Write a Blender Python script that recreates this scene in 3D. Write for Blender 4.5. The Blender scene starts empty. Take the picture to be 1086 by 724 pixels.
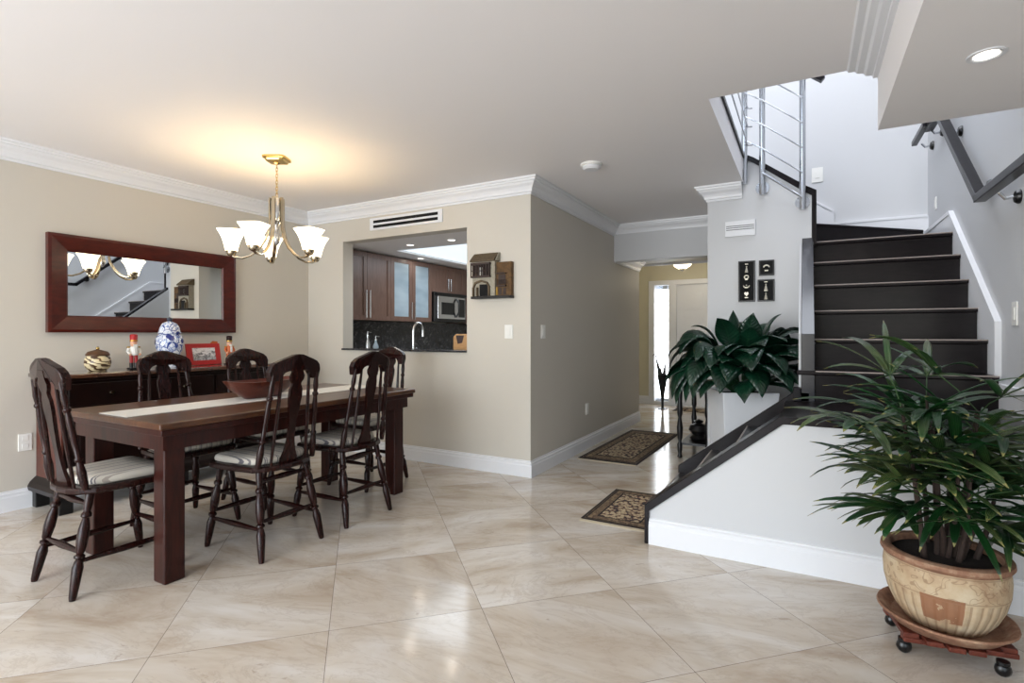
import bpy, bmesh, math, random
from mathutils import Vector, Matrix
PI = math.pi
C = bpy.context.scene.collection
sc = bpy.context.scene
# ------------------------------------------------------------------ camera, world, light
YAW = math.radians(29.08)
cam_d = bpy.data.cameras.new('camera'); cam = bpy.data.objects.new('camera', cam_d); C.objects.link(cam)
cam.location = (0, 0, 1.22); cam.rotation_euler = (PI/2, 0, YAW)
cam_d.sensor_width = 36; cam_d.lens = 561/1086*36; cam_d.shift_y = -8/1086; cam_d.clip_start = .05
sc.camera = cam
sc.view_settings.view_transform = 'Standard'; sc.view_settings.look = 'None'
sc.view_settings.gamma = 1; sc.view_settings.use_curve_mapping = False
sc.view_settings.exposure = 0.32
w = bpy.data.worlds.new('sky'); sc.world = w; w.use_nodes = True
wn = w.node_tree; bg = wn.nodes['Background']
sky = wn.nodes.new('ShaderNodeTexSky'); sky.sky_type = 'NISHITA'; sky.sun_elevation = math.radians(55)
sky.sun_rotation = math.radians(200); sky.sun_disc = False
wn.links.new(sky.outputs[0], bg.inputs[0]); bg.inputs[1].default_value = .25

def area(name, loc, rot, sx, sy, power, col, spread=None):
    l = bpy.data.lights.new(name, 'AREA'); l.shape = 'RECTANGLE'; l.size = sx; l.size_y = sy
    l.energy = power; l.color = col
    if spread: l.spread = spread
    o = bpy.data.objects.new(name, l); C.objects.link(o); o.location = loc; o.rotation_euler = rot
    return o
def point(name, loc, power, col, r=.05):
    l = bpy.data.lights.new(name, 'POINT'); l.energy = power; l.color = col; l.shadow_soft_size = r
    o = bpy.data.objects.new(name, l); C.objects.link(o); o.location = loc; return o
# daylight through the glass doors behind the camera (wall_south has the openings)
area('daylight_west_doors', (-2.6, -2.92, 1.2), (math.radians(102), 0, 0), 3.9, 2.3, 190, (.90, .95, 1))
area('daylight_east_doors', (2.4, -2.92, 1.1), (math.radians(100), 0, 0), 3.2, 2.1, 22, (.84, .92, 1))
# fill light for the stairwell, below an added, unseen skylight
area('stairwell_fill', (-.1, 4.3, 5.15), (0, 0, 0), 2.0, 2.6, 66, (.94, .97, 1))
area('daylight_upper_window', (-1.6, .72, 4.1), (math.radians(80), 0, math.radians(-18)), 1.8, 1.3, 16, (.86, .93, 1))
# daylight through the side light of the entrance door
area('daylight_sidelight', (-2.19, 9.36, 1.05), (-PI/2, 0, 0), .22, 1.9, 6, (.93, .97, 1))

# ------------------------------------------------------------------ helpers
class B:
    def __init__(s): s.bm = bmesh.new()
    def box(s, x0, x1, y0, y1, z0, z1):
        v = [s.bm.verts.new(p) for p in ((x0,y0,z0),(x1,y0,z0),(x1,y1,z0),(x0,y1,z0),(x0,y0,z1),(x1,y0,z1),(x1,y1,z1),(x0,y1,z1))]
        for f in ((0,3,2,1),(4,5,6,7),(0,1,5,4),(1,2,6,5),(2,3,7,6),(3,0,4,7)): s.bm.faces.new([v[i] for i in f])
        return s
    def obox(s, c, size, M):
        n = len(s.bm.verts); sx, sy, sz = [a/2 for a in size]
        start = list(s.bm.verts)
        s.box(-sx, sx, -sy, sy, -sz, sz); s.bm.verts.ensure_lookup_table()
        for v in list(s.bm.verts)[n:]: v.co = Vector(c) + M @ v.co
        return s
    def prism(s, poly, axis, a0, a1):
        """poly 2D in the plane normal to axis: x->(y,z), y->(x,z), z->(x,y)"""
        def P(p, a):
            return {'x': (a, p[0], p[1]), 'y': (p[0], a, p[1]), 'z': (p[0], p[1], a)}[axis]
        lo = [s.bm.verts.new(P(p, a0)) for p in poly]; hi = [s.bm.verts.new(P(p, a1)) for p in poly]
        n = len(poly)
        s.bm.faces.new(lo); s.bm.faces.new(hi[::-1])
        for i in range(n): s.bm.faces.new((lo[i], lo[(i+1) % n], hi[(i+1) % n], hi[i]))
        return s
    def lathe(s, prof, p0=(0,0,0), p1=None, seg=16, sq=None, rot=0, cap=True):
        """prof [(r,t)]; without p1 t is height above p0, with p1 t is 0..1 along p0->p1"""
        p0 = Vector(p0)
        if p1 is None: ax = Vector((0,0,1)); L = 1
        else:
            ax = Vector(p1) - p0; L = ax.length; ax.normalize()
        u = ax.orthogonal().normalized() if abs(ax.z) < .999 else Vector((1,0,0))
        v = ax.cross(u).normalized()
        rings = []
        for r, t in prof:
            ring = []
            for i in range(seg):
                a = 2*PI*i/seg + rot
                k = 1
                if sq:
                    c_, s_ = abs(math.cos(a)), abs(math.sin(a)); k = 1/((c_**sq + s_**sq)**(1/sq))
                ring.append(s.bm.verts.new(p0 + ax*(t*L) + (u*math.cos(a) + v*math.sin(a))*r*k))
            rings.append(ring)
        for a_, b_ in zip(rings, rings[1:]):
            for i in range(seg): s.bm.faces.new((a_[i], a_[(i+1) % seg], b_[(i+1) % seg], b_[i]))
        if cap:
            if prof[0][0] > 1e-5: s.bm.faces.new(rings[0][::-1])
            if prof[-1][0] > 1e-5: s.bm.faces.new(rings[-1])
        return s
    def tube(s, pts, r, seg=8, flat=None, cap=True):
        pts = [Vector(p) for p in pts]; n = len(pts)
        rr = r if isinstance(r, (list, tuple)) else [r]*n
        prev = None; rings = []
        for i, p in enumerate(pts):
            d = (pts[min(i+1, n-1)] - pts[max(i-1, 0)]).normalized()
            if prev is None:
                u = d.cross(Vector((0,0,1)))
                if u.length < 1e-3: u = Vector((1,0,0))
            else: u = prev - d*prev.dot(d)
            u.normalize(); prev = u; v = d.cross(u)
            ring = []
            for j in range(seg):
                a = 2*PI*(j+.5)/seg
                if flat: q = u*math.cos(a)*flat[0] + v*math.sin(a)*flat[1]
                else: q = (u*math.cos(a) + v*math.sin(a))*rr[i]
                ring.append(s.bm.verts.new(p + q))
            rings.append(ring)
        for a_, b_ in zip(rings, rings[1:]):
            for j in range(seg): s.bm.faces.new((a_[j], a_[(j+1) % seg], b_[(j+1) % seg], b_[j]))
        if cap: s.bm.faces.new(rings[0][::-1]); s.bm.faces.new(rings[-1])
        return s
    def sweep(s, prof, path, z=0):
        """profile (u out to the right of the path, v up) swept with mitres along xy path"""
        path = [Vector((p[0], p[1])) for p in path]; n = len(path); rings = []
        for i, p in enumerate(path):
            def nr(a, b): d = (b-a).normalized(); return Vector((d.y, -d.x))
            if i == 0: m = nr(path[0], path[1])
            elif i == n-1: m = nr(path[-2], path[-1])
            else:
                n1, n2 = nr(path[i-1], p), nr(p, path[i+1]); m = (n1+n2).normalized(); m = m/max(.2, m.dot(n1))
            rings.append([s.bm.verts.new((p.x+m.x*u, p.y+m.y*u, z+v)) for u, v in prof])
        k = len(prof)
        for a_, b_ in zip(rings, rings[1:]):
            for j in range(k): s.bm.faces.new((a_[j], a_[(j+1) % k], b_[(j+1) % k], b_[j]))
        s.bm.faces.new(rings[0][::-1]); s.bm.faces.new(rings[-1])
        return s
    def sphere(s, c, r, sc_=(1,1,1), seg=12):
        m = Matrix.Translation(Vector(c)) @ Matrix.Diagonal((r*sc_[0], r*sc_[1], r*sc_[2], 1))
        bmesh.ops.create_uvsphere(s.bm, u_segments=seg, v_segments=max(6, seg//2+2), radius=1, matrix=m); return s
    def build(s, name, mat, parent=None, origin=(0,0,0), smooth=False, bevel=0, solid=0, M=None):
        bmesh.ops.recalc_face_normals(s.bm, faces=s.bm.faces)
        o = Vector(origin)
        if M is not None: bmesh.ops.transform(s.bm, matrix=M, verts=s.bm.verts)
        if o.length > 0: bmesh.ops.translate(s.bm, vec=-o, verts=s.bm.verts)
        me = bpy.data.meshes.new(name); s.bm.to_mesh(me); s.bm.free()
        if smooth:
            for p in me.polygons: p.use_smooth = True
            if smooth != 'all': me.set_sharp_from_angle(angle=math.radians(40))
        me.materials.append(mat)
        ob = bpy.data.objects.new(name, me); C.objects.link(ob); ob.location = o
        if parent: ob.parent = parent
        if solid:
            md = ob.modifiers.new('solid', 'SOLIDIFY'); md.thickness = solid
        if bevel:
            md = ob.modifiers.new('bevel', 'BEVEL'); md.width = bevel; md.segments = 2; md.limit_method = 'ANGLE'; md.angle_limit = .6
        return ob
def tag(o, label, cat, group=None):
    o['label'] = label; o['category'] = cat
    if group: o['group'] = group
    return o
def struct(o): o['kind'] = 'structure'; return o
def thing(name, label, cat, loc=(0,0,0), rz=0, group=None):
    o = bpy.data.objects.new(name, None); C.objects.link(o); o.location = loc; o.rotation_euler = (0,0,rz)
    o.empty_display_size = .1
    return tag(o, label, cat, group)
def dup(root, loc=None, rz=None, label=None, parent=None):
    r = root.copy(); C.objects.link(r)
    if loc is not None: r.location = loc
    if rz is not None: r.rotation_euler = (0,0,rz)
    if label: r['label'] = label
    if parent: r.parent = parent
    for ch in list(root.children): dup(ch, parent=r)
    return r
def arc(c, r, a0, a1, n, plane='xz'):
    return [(c[0]+r*math.cos(a0+(a1-a0)*i/n), c[1]+r*math.sin(a0+(a1-a0)*i/n)) for i in range(n+1)]

# ------------------------------------------------------------------ materials
def srgb(*c): return tuple(((x/255)/12.92 if x/255 <= .04045 else ((x/255+.055)/1.055)**2.4) for x in c) + (1,)
class N:
    def __init__(s, name):
        s.m = bpy.data.materials.new(name); s.m.use_nodes = True; s.t = s.m.node_tree
        s.b = s.t.nodes['Principled BSDF']; s.co = s.t.nodes.new('ShaderNodeTexCoord')
    def n(s, typ, **kw):
        o = s.t.nodes.new('ShaderNode'+typ)
        for k, v in kw.items(): setattr(o, k, v)
        return o
    def l(s, a, b): s.t.links.new(a, b)
    def val(s, node, i, v):
        if hasattr(v, 'links'): s.l(v, node.inputs[i])
        else: node.inputs[i].default_value = v
    def math(s, op, a, b=0, c=None):
        o = s.n('Math', operation=op); s.val(o, 0, a); s.val(o, 1, b)
        if c is not None: s.val(o, 2, c)
        return o.outputs[0]
    def mix(s, f, a, b, typ='MIX'):
        o = s.n('MixRGB', blend_type=typ); s.val(o, 0, f); s.val(o, 1, a); s.val(o, 2, b); return o.outputs[0]
    def mapping(s, src, scale=(1,1,1), rot=(0,0,0), loc=(0,0,0)):
        o = s.n('Mapping'); s.l(src, o.inputs[0]); o.inputs['Scale'].default_value = scale
        o.inputs['Rotation'].default_value = rot; o.inputs['Location'].default_value = loc; return o.outputs[0]
    def noise(s, vec, scale, detail=4, rough=.5, dist=0):
        o = s.n('TexNoise'); s.l(vec, o.inputs['Vector']); o.inputs['Scale'].default_value = scale
        o.inputs['Detail'].default_value = detail; o.inputs['Roughness'].default_value = rough
        o.inputs['Distortion'].default_value = dist; return o.outputs['Fac']
    def ramp(s, f, stops, interp='LINEAR'):
        o = s.n('ValToRGB'); s.l(f, o.inputs[0]); o.color_ramp.interpolation = interp
        el = o.color_ramp.elements
        while len(el) < len(stops): el.new(.5)
        for e, (p, c) in zip(el, stops): e.position = p; e.color = c if len(c) == 4 else (*c, 1)
        return o.outputs[0]
    def bump(s, h, strength=.2, dist=.01):
        o = s.n('Bump'); s.l(h, o.inputs['Height']); o.inputs['Strength'].default_value = strength
        o.inputs['Distance'].default_value = dist; s.l(o.outputs[0], s.b.inputs['Normal'])
    def set(s, col=None, rough=None, metal=None, **kw):
        if col is not None: s.val(s.b, 'Base Color', col)
        if rough is not None: s.val(s.b, 'Roughness', rough)
        if metal is not None: s.val(s.b, 'Metallic', metal)
        for k, v in kw.items(): s.b.inputs[k.replace('_', ' ')].default_value = v
        return s.m
def plain(name, col, rough=.5, metal=0, bump=0, bscale=40, var=.06, **kw):
    k = N(name); nz = k.noise(k.co.outputs['Object'], bscale, 3)
    dark = tuple(c*(1-var) for c in col[:3]) + (1,)
    k.set(k.mix(nz, dark, col), rough, metal, **kw)
    if bump: k.bump(nz, bump, .004)
    return k.m
def wood(name, c0, c1, rough=.3, scale=(14,14,1.5), coat=.3, spec=.35):
    k = N(name); v = k.mapping(k.co.outputs['Object'], scale)
    nz = k.noise(v, 2.2, 6, .6, 1.2)
    k.set(k.ramp(nz, [(.3, c0), (.72, c1)]), rough, 0, Coat_Weight=coat*.35, Coat_Roughness=.15, Specular_IOR_Level=spec)
    k.bump(nz, .08, .003); return k.m
def emit(name, col, st):
    k = N(name); k.b.inputs['Emission Color'].default_value = col; k.b.inputs['Emission Strength'].default_value = st
    k.set(col, .4); return k.m

M = {}
M['beige'] = plain('beige_wall_paint', srgb(206,200,189), .55, bump=.04, bscale=180, var=.015)
M['grey'] = plain('pale_grey_stair_wall_paint', srgb(204,205,207), .55, bump=.04, bscale=180, var=.015)
M['cream'] = plain('cream_entry_wall_paint', srgb(206,200,176), .6, bump=.04, bscale=180, var=.015)
M['ceil'] = plain('ceiling_paint', srgb(241,238,238), .7, bump=.03, bscale=150, var=.012)
M['trim'] = plain('white_trim_paint', srgb(232,233,236), .35, var=.01)
M['white'] = plain('white_lacquer', srgb(236,238,242), .35, var=.01)
M['espresso'] = wood('espresso_stair_wood', srgb(14,10,12), srgb(27,20,22), .3, (3,14,14), .3, .14)
M['gloss'] = wood('glossy_espresso_stringer', srgb(24,24,30), srgb(34,34,42), .22, (10,10,10), .6, .6)
M['polished'] = wood('polished_sideboard_top', srgb(60,34,24), srgb(92,58,40), .1, (8,2,8), 2.8, .8)
M['painted_glint'] = plain('painted_nosing_glint', srgb(150,138,131), .35)  # pale colour stands in for light catching the tread edges
M['rail'] = wood('espresso_rail_wood', srgb(16,14,17), srgb(26,23,27), .28, (10,10,10), .4, .14)
M['chair'] = wood('dark_mahogany', srgb(20,8,7), srgb(46,18,14), .24, (20,20,3), .2, .22)
M['table'] = wood('table_dark_cherry', srgb(34,12,9), srgb(62,25,18), .3, (12,12,2), .3, .22)
M['tabletop'] = wood('table_top_walnut', srgb(60,35,23), srgb(98,62,38), .28, (14,1.6,8), .3)
M['sideboard'] = wood('sideboard_dark_wood', srgb(14,6,5), srgb(27,12,9), .3, (10,3,3), .2, .18)
M['sidepanel'] = wood('sideboard_panel_wood', srgb(72,34,26), srgb(98,50,38), .35, (10,10,2), .3)
M['mirrorframe'] = wood('mirror_frame_cherry', srgb(58,14,8), srgb(86,26,14), .3, (10,2.5,10), .4)
M['kitchen'] = wood('kitchen_cabinet_wood', srgb(98,74,64), srgb(124,97,85), .35, (16,16,2), .3)
M['bowl'] = wood('carved_bowl_wood', srgb(62,22,14), srgb(104,46,30), .3, (9,5,9), .4)
M['oakboard'] = wood('cutting_board_wood', srgb(190,140,88), srgb(214,168,112), .45, (4,4,14), .1)
M['chrome'] = plain('brushed_steel', srgb(205,207,210), .2, 1, var=.05)
M['nickel'] = plain('polished_nickel', srgb(206,192,166), .13, 1, var=.05)
M['brass'] = plain('satin_brass', srgb(198,172,112), .25, 1, var=.05)
M['black'] = plain('black_metal', srgb(20,19,20), .35, .3)
M['blackplastic'] = plain('black_plastic', srgb(14,14,15), .3)
M['slot'] = plain('dark_slot', srgb(8,8,9), .9)
M['soil'] = plain('potting_soil', srgb(44,32,26), .95, bump=1, bscale=90, var=.6)
M['mirror'] = plain('mirror_glass', (.86,.88,.88,1), .01, 1, var=0)
M['paper'] = plain('white_plate_plastic', srgb(238,237,232), .35, var=.01)

def floor_mat():
    k = N('polished_marble_tiles'); g = k.n('NewGeometry'); sp = k.n('SeparateXYZ'); k.l(g.outputs['Position'], sp.inputs[0])
    X, Y = sp.outputs[0], sp.outputs[1]
    P = .91
    u = k.math('DIVIDE', k.math('ADD', k.math('ADD', X, Y), .18+9.1), P)
    v = k.math('DIVIDE', k.math('ADD', k.math('SUBTRACT', Y, X), -3.25+9.1), P)
    fu, fv = k.math('FRACT', u), k.math('FRACT', v)
    du = k.math('ABSOLUTE', k.math('SUBTRACT', fu, .5)); dv = k.math('ABSOLUTE', k.math('SUBTRACT', fv, .5))
    gl = k.math('GREATER_THAN', k.math('MAXIMUM', du, dv), .5-.0018)
    iu, iv = k.math('FLOOR', u), k.math('FLOOR', v)
    cb = k.n('CombineXYZ'); k.l(iu, cb.inputs[0]); k.l(iv, cb.inputs[1])
    wn_ = k.n('TexWhiteNoise', noise_dimensions='3D'); k.l(cb.outputs[0], wn_.inputs['Vector'])
    # per tile shifted coordinates so veins break at the joints
    vm = k.n('VectorMath', operation='MULTIPLY_ADD'); k.l(wn_.outputs['Color'], vm.inputs[0]); vm.inputs[1].default_value = (7,7,7); k.l(g.outputs['Position'], vm.inputs[2])
    vr = k.n('VectorRotate', rotation_type='Z_AXIS'); k.l(vm.outputs[0], vr.inputs['Vector']); k.l(k.math('MULTIPLY_ADD', wn_.outputs['Value'], .8, -.15), vr.inputs['Angle'])
    co = k.mapping(vr.outputs[0], (1,1,1), (0,0,math.radians(-38)))
    st = k.mapping(co, (.9, 2.3, 1))
    cloud = k.noise(st, 1.4, 5, .6, .8)
    veins = k.noise(st, 2.3, 8, .7, 1.5)
    vein = k.ramp(k.math('ABSOLUTE', k.math('SUBTRACT', veins, .5)), [(0, (1,1,1)), (.028, (0,0,0))])
    speck = k.noise(k.mapping(co, (3.2, 8.5, 1)), 1.2, 7, .72, 1.5)
    sm = k.ramp(speck, [(.63, (0,0,0)), (.69, (1,1,1))])
    base = k.ramp(cloud, [(.30, srgb(180,160,138)), (.47, srgb(210,199,184)), (.66, srgb(228,223,216))])
    base = k.mix(k.math('MULTIPLY', vein, .26), base, srgb(160,140,122))
    base = k.mix(k.math('MULTIPLY', sm, .55), base, srgb(150,128,112))
    base = k.mix(k.math('MULTIPLY', wn_.outputs['Value'], .3), base, srgb(190,176,160))
    base = k.mix(gl, base, srgb(128,116,106))
    k.set(base, k.ramp(cloud, [(.3, (.16,.16,.16)), (.7, (.09,.09,.09))]), 0, Specular_IOR_Level=.5)
    h = k.math('SUBTRACT', 1, gl); k.bump(h, .3, .002)
    return k.m
M['floor'] = floor_mat()

def stripe_mat():
    k = N('striped_cushion_fabric'); sp = k.n('SeparateXYZ'); k.l(k.co.outputs['Object'], sp.inputs[0])
    x = k.math('ADD', sp.outputs[0], 1)
    f = k.math('FRACT', k.math('DIVIDE', x, .066))
    r = k.ramp(f, [(0, srgb(205,198,186)), (.30, srgb(92,90,98)), (.38, srgb(205,198,186)), (.46, srgb(110,106,110)), (.52, srgb(210,204,192)), (.80, srgb(160,150,140)), (.87, srgb(206,200,188))], 'CONSTANT')
    nz = k.noise(k.co.outputs['Object'], 420, 2)
    k.set(k.mix(k.math('MULTIPLY', nz, .25), r, srgb(150,142,132)), .9); k.bump(nz, .3, .002); return k.m
M['stripe'] = stripe_mat()
def fabric(name, col, sc_=260):
    k = N(name); w_ = k.n('TexWave'); k.l(k.co.outputs['Object'], w_.inputs['Vector']); w_.inputs['Scale'].default_value = sc_
    k.set(k.mix(k.math('MULTIPLY', w_.outputs['Fac'], .2), col, tuple(c*.7 for c in col[:3])+(1,)), .9); k.bump(w_.outputs['Fac'], .3, .002); return k.m
M['runner'] = fabric('cream_runner_cloth', srgb(236,233,226))
def granite():
    k = N('dark_granite'); a = k.noise(k.co.outputs['Object'], 55, 6, .75); b = k.noise(k.co.outputs['Object'], 9, 5, .7, 1)
    c = k.ramp(k.math('MULTIPLY_ADD', b, .5, k.math('MULTIPLY', a, .6)), [(.46, srgb(22,22,24)), (.6, srgb(62,62,66)), (.72, srgb(128,126,124))])
    k.set(c, .15); return k.m
M['granite'] = granite()
def frosted():
    k = N('frosted_cabinet_glass'); nz = k.noise(k.mapping(k.co.outputs['Object'], (1,1,3)), 2, 2)
    k.set(k.ramp(nz, [(.3, srgb(150,172,186)), (.7, srgb(196,212,222))]), .28, 0, Transmission_Weight=.25); return k.m
M['frosted'] = frosted()
def glass():
    k = N('clear_window_glass'); k.set((1,1,1,1), 0, 0, Transmission_Weight=1.0, IOR=1.02); return k.m
M['glass'] = glass()
M['shade'] = emit('opal_glass_lit', (1, .86, .62, 1), 3.2)
M['led'] = emit('recessed_lamp_glow', (1, .95, .86, 1), 2.4)
M['luminous'] = emit('luminous_ceiling_panel', (.78, .90, 1, 1), .80)
M['daypanel'] = emit('bright_outdoor_sky', (.9, .97, 1, 1), 2.4)

# ------------------------------------------------------------------ structure
H = 2.54      # main ceiling
def sbox(name, mat, *a): return struct(B().box(*a).build(name, mat))
sbox('floor', M['floor'], -4.95, 4.6, -3.1, 10.2, -.1, 0)
sbox('wall_west', M['beige'], -4.95, -4.8, -3.1, 7.5, 0, H)
# kitchen wall with the pass-through opening
kx0, kx1, kz0, kz1 = -4.27, -2.70, 1.05, 2.19
b = B(); b.box(-4.8, kx0, 4.01, 4.15, 0, H); b.box(kx1, -2.05, 4.01, 4.15, 0, H); b.box(kx0, kx1, 4.01, 4.15, 0, kz0); b.box(kx0, kx1, 4.01, 4.15, kz1, H)
struct(b.build('wall_kitchen', M['beige']))
sbox('wall_hallway', M['beige'], -2.19, -2.05, 4.15, 7.36, 0, H)
b = B().box(-4.8, -2.19, 7.36, 7.5, 0, H); struct(b.build('wall_kitchen_end', M['beige']))
sbox('wall_alcove', M['cream'], -2.95, -2.81, 7.5, 9.24, 0, H)
# entrance wall with openings for side light and door
b = B(); b.box(-2.95, -2.32, 9.24, 9.38, 0, H); b.box(-2.32, -.78, 9.24, 9.38, 2.08, H); b.box(-.98, -.64, 9.24, 9.38, 0, 2.08); b.box(-2.05,-1.95,9.24,9.38,0,2.08); b.box(-2.32,-2.05,9.24,9.38,0,.06)
struct(b.build('wall_entrance', M['cream']))
# stair enclosure
sbox('wall_hall_right', M['grey'], -.78, -.66, 5.17, 9.24, 0, H)
struct(B().prism([(-.78,0),(.05,0),(.05,2.38),(-.013,2.415),(-.397,2.715),(-.44,2.75),(-.78,2.75)], 'y', 5.05, 5.17).build('wall_pictures', M['grey']))
sbox('wall_stairwell_right', M['grey'], 1.0, 1.14, 3.09, 6.39, 0, 5.3)
sbox('wall_stairwell_back', M['grey'], -3.1, 1.0, 6.25, 6.39, 2.1, 5.3)
struct(B().prism([(4.09,0),(5.05,0),(5.05,1.98),(4.09,1.22)], 'x', -.045, -.031).build('wall_under_stairs', M['grey']))
# half wall beside the lower flight
struct(B().prism([(-.80,0),(1.0,0),(1.0,.752),(-.107,.752),(-.80,.19)], 'y', 3.09, 3.21).build('wall_half_height', M['grey']))
sbox('wall_living_right', M['grey'], 1.0, 4.6, 3.09-.0, 3.23-.02, 0, 2.3)
sbox('wall_east', M['beige'], 4.6, 4.75, -3.1, 3.3, 0, 2.6)
# rear wall with two wide glazed openings
b = B(); b.box(-4.95, -4.4, -3.1, -2.95, 0, H); b.box(-.2, .7, -3.1, -2.95, 0, H); b.box(4.1, 4.75, -3.1, -2.95, 0, H)
b.box(-4.4, -.2, -3.1, -2.95, 2.4, H); b.box(.7, 4.1, -3.1, -2.95, 2.15, H)
struct(b.build('wall_south', M['beige']))
# ceilings
b = B(); b.box(-4.95, -.48, -3.1, 10.0, H, 2.75); b.box(-.48, .307, -3.1, 3.137, H, 2.75); b.box(-.78,-.48,5.17,9.38,H,2.75) if 0 else None
struct(b.build('ceiling', M['ceil']))
sbox('ceiling_soffit', M['ceil'], .307, 4.75, -3.1, 3.137, 2.218, 2.75)
sbox('ceiling_entry_beam', M['beige'], -2.05, -.78, 6.27, 7.6, 2.22, H)
sbox('ceiling_hall_east', M['ceil'], -.48, .2, 6.39, 9.4, H, 2.75)
b = B(); b.box(-4.8, -4.18, 4.15, 7.36, 2.19, 2.3); b.box(-4.18, -2.19, 4.15, 4.74, 2.19, 2.3); b.box(-4.18, -2.19, 6.35, 7.36, 2.19, 2.3); b.box(-2.6, -2.19, 4.74, 6.35, 2.19, 2.3)
struct(b.build('ceiling_kitchen', M['ceil']))
# upper floor shell
sbox('wall_upper_west', M['grey'], -3.1, -2.96, .5, 6.25, 2.75, 5.3)
b = B(); b.box(-3.1, -2.5, .5, .64, 2.75, 5.3); b.box(-.7, 1.14, .5, .64, 2.75, 5.3); b.box(-2.5, -.7, .5, .64, 2.75, 3.4); b.box(-2.5, -.7, .5, .64, 4.75, 5.3)
struct(b.build('wall_upper_south', M['grey']))
sbox('wall_upper_east', M['grey'], 1.0, 1.14, .5, 3.09, 2.75, 5.3)
b = B(); b.box(-3.1, -1.15, .5, 6.39, 5.3, 5.42); b.box(.95, 1.14, .5, 6.39, 5.3, 5.42); b.box(-1.15, .95, .5, 2.95, 5.3, 5.42); b.box(-1.15, .95, 5.65, 6.39, 5.3, 5.42)
struct(b.build('ceiling_upper', M['ceil']))
struct(B().box(-1.15, .95, 2.95, 5.65, 5.42, 5.44).build('added_skylight', M['glass']))  # pane of the unseen skylight, added to brighten the stairwell
# slab edge and floor nosing upstairs
struct(B().box(-.50, -.465, 3.12, 5.05, 2.745, 2.775).box(-.50, .32, 3.10, 3.15, 2.745, 2.775).build('trim_1', M['espresso']))

# crown and base mouldings
crown = [(0,-.13),(.012,-.13),(.012,-.115),(.024,-.108),(.028,-.09),(.04,-.068),(.062,-.05),(.07,-.034),(.082,-.032),(.085,-.018),(.098,-.015),(.1,0),(0,0)]
struct(B().sweep(crown, [(-4.8,-2.95),(-4.8,4.01),(-2.05,4.01),(-2.05,6.27),(-.78,6.27),(-.78,5.05),(-.49,5.05)], H).build('trim_2', M['trim']))
struct(B().sweep(crown, [(-2.05,6.27),(-2.05,7.36)], 2.22).build('trim_3', M['trim']))
crown2 = [(0,-.065),(.02,-.063),(.022,-.05),(.05,-.045),(.06,-.03),(.085,-.026),(.095,-.014),(.122,-.012),(.13,0),(0,0)]
struct(B().sweep(crown2, [(.307,3.137),(.307,-2.95)], H).build('trim_4', M['trim']))
struct(B().sweep([(0,-.03),(.012,-.03),(.03,0),(0,0)], [(-2.05,7.6),(-.78,7.6)], 2.22).build('trim_5', M['trim']))
base = [(0,0),(.02,0),(.02,.095),(.015,.105),(.015,.12),(.006,.128),(.006,.138),(0,.14)]
struct(B().sweep(base, [(-4.8,-2.95),(-4.8,4.01),(-2.05,4.01),(-2.05,7.36)], 0).build('baseboard_west', M['trim']))
struct(B().sweep(base, [(-.78,9.24),(-.78,5.05),(-.05,5.05)], 0).build('baseboard_hall', M['trim']))
struct(B().sweep(base, [(-2.81,7.5),(-2.81,9.24),(-2.38,9.24)], 0).build('baseboard_entry', M['trim']))
# tall base on the half wall
base2 = [(0,0),(.022,0),(.022,.115),(.017,.125),(.017,.138),(.008,.147),(.008,.155),(0,.16)]
struct(B().sweep([(u,v*.94) for u,v in base2], [(-.80,3.09),(4.6,3.09)], 0).build('baseboard_half_wall', M['trim']))
# stair skirt on the right wall, back wall bases upstairs
def skirt(o, pts_lo, pts_hi):
    pass
b = B(); b.prism([(3.21,.60),(4.3,.60),(5.5,1.7),(6.25,1.9),(6.25,2.17),(5.27,2.17),(4.11,1.287),(4.11,.91),(3.21,.91)], 'x', .975, 1.0)
b.prism([(3.21,.90),(4.13,.90),(4.13,1.277),(5.275,2.15),(6.25,2.15),(6.25,2.18),(5.265,2.18),(4.1,1.295),(4.1,.93),(3.21,.93)], 'x', .968, 1.0)
struct(b.build('trim_6', M['trim']))
b = B(); b.prism([(1.0,2.12),(1.0,2.335),(.235,2.335),(.235,2.46),(.06,2.585),(-.4,2.90),(-2.9,2.90),(-2.9,2.75),(-.45,2.75),(-.2,2.4),(0,2.12)], 'y', 6.225, 6.25)
b.prism([(.99,2.32),(.99,2.345),(.245,2.345),(.245,2.467),(.06,2.60),(-.4,2.91),(-2.9,2.91),(-2.9,2.89),(-.41,2.89),(.05,2.58),(.225,2.455),(.225,2.32)], 'y', 6.218, 6.25)
struct(b.build('trim_7', M['trim']))

# ------------------------------------------------------------------ staircase (one thing)
st = thing('staircase', 'dark espresso wooden staircase turning up behind the white half wall', 'staircase', (0,3.6,0))
stl = Vector((0,3.6,0))
def sp(bd, name, mat, **k):
    o = bd.build(name, mat, st, **k); o.location = -stl; return o
def step_x(x0, x1, y0, y1, z, zr):        # tread between x0 (nosing) and x1, riser below nosing
    t = B().box(x0-.025, x1, y0, y1, z-.03, z); sp(t, 'tread', M['espresso'], bevel=.008)
    sp(B().box(x0-.0285, x0-.018, y0, y1, z-.008, z+.0012), 'nosing_highlight', M['painted_glint'], bevel=.003)  # thin strip coloured as the highlight along the tread edge
    sp(B().box(x0, x0+.02, y0, y1, zr, z-.03), 'riser', M['espresso'])
lows = [-.80, -.57, -.335, -.10]
for i, x in enumerate(lows[:3]): step_x(x, lows[i+1]+.02, 3.21, 4.03, .1925*(i+1), .1925*i)
sp(B().box(-.125, .99, 3.21, 4.07, .74, .77), 'landing', M['espresso'], bevel=.008)
sp(B().box(-.10, -.08, 3.21, 4.03, .5775, .74), 'riser', M['espresso'])
ups = [(4.05,.976),(4.27,1.185),(4.49,1.39),(4.71,1.595),(4.93,1.795),(5.16,1.995)]
zp = .77
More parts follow.
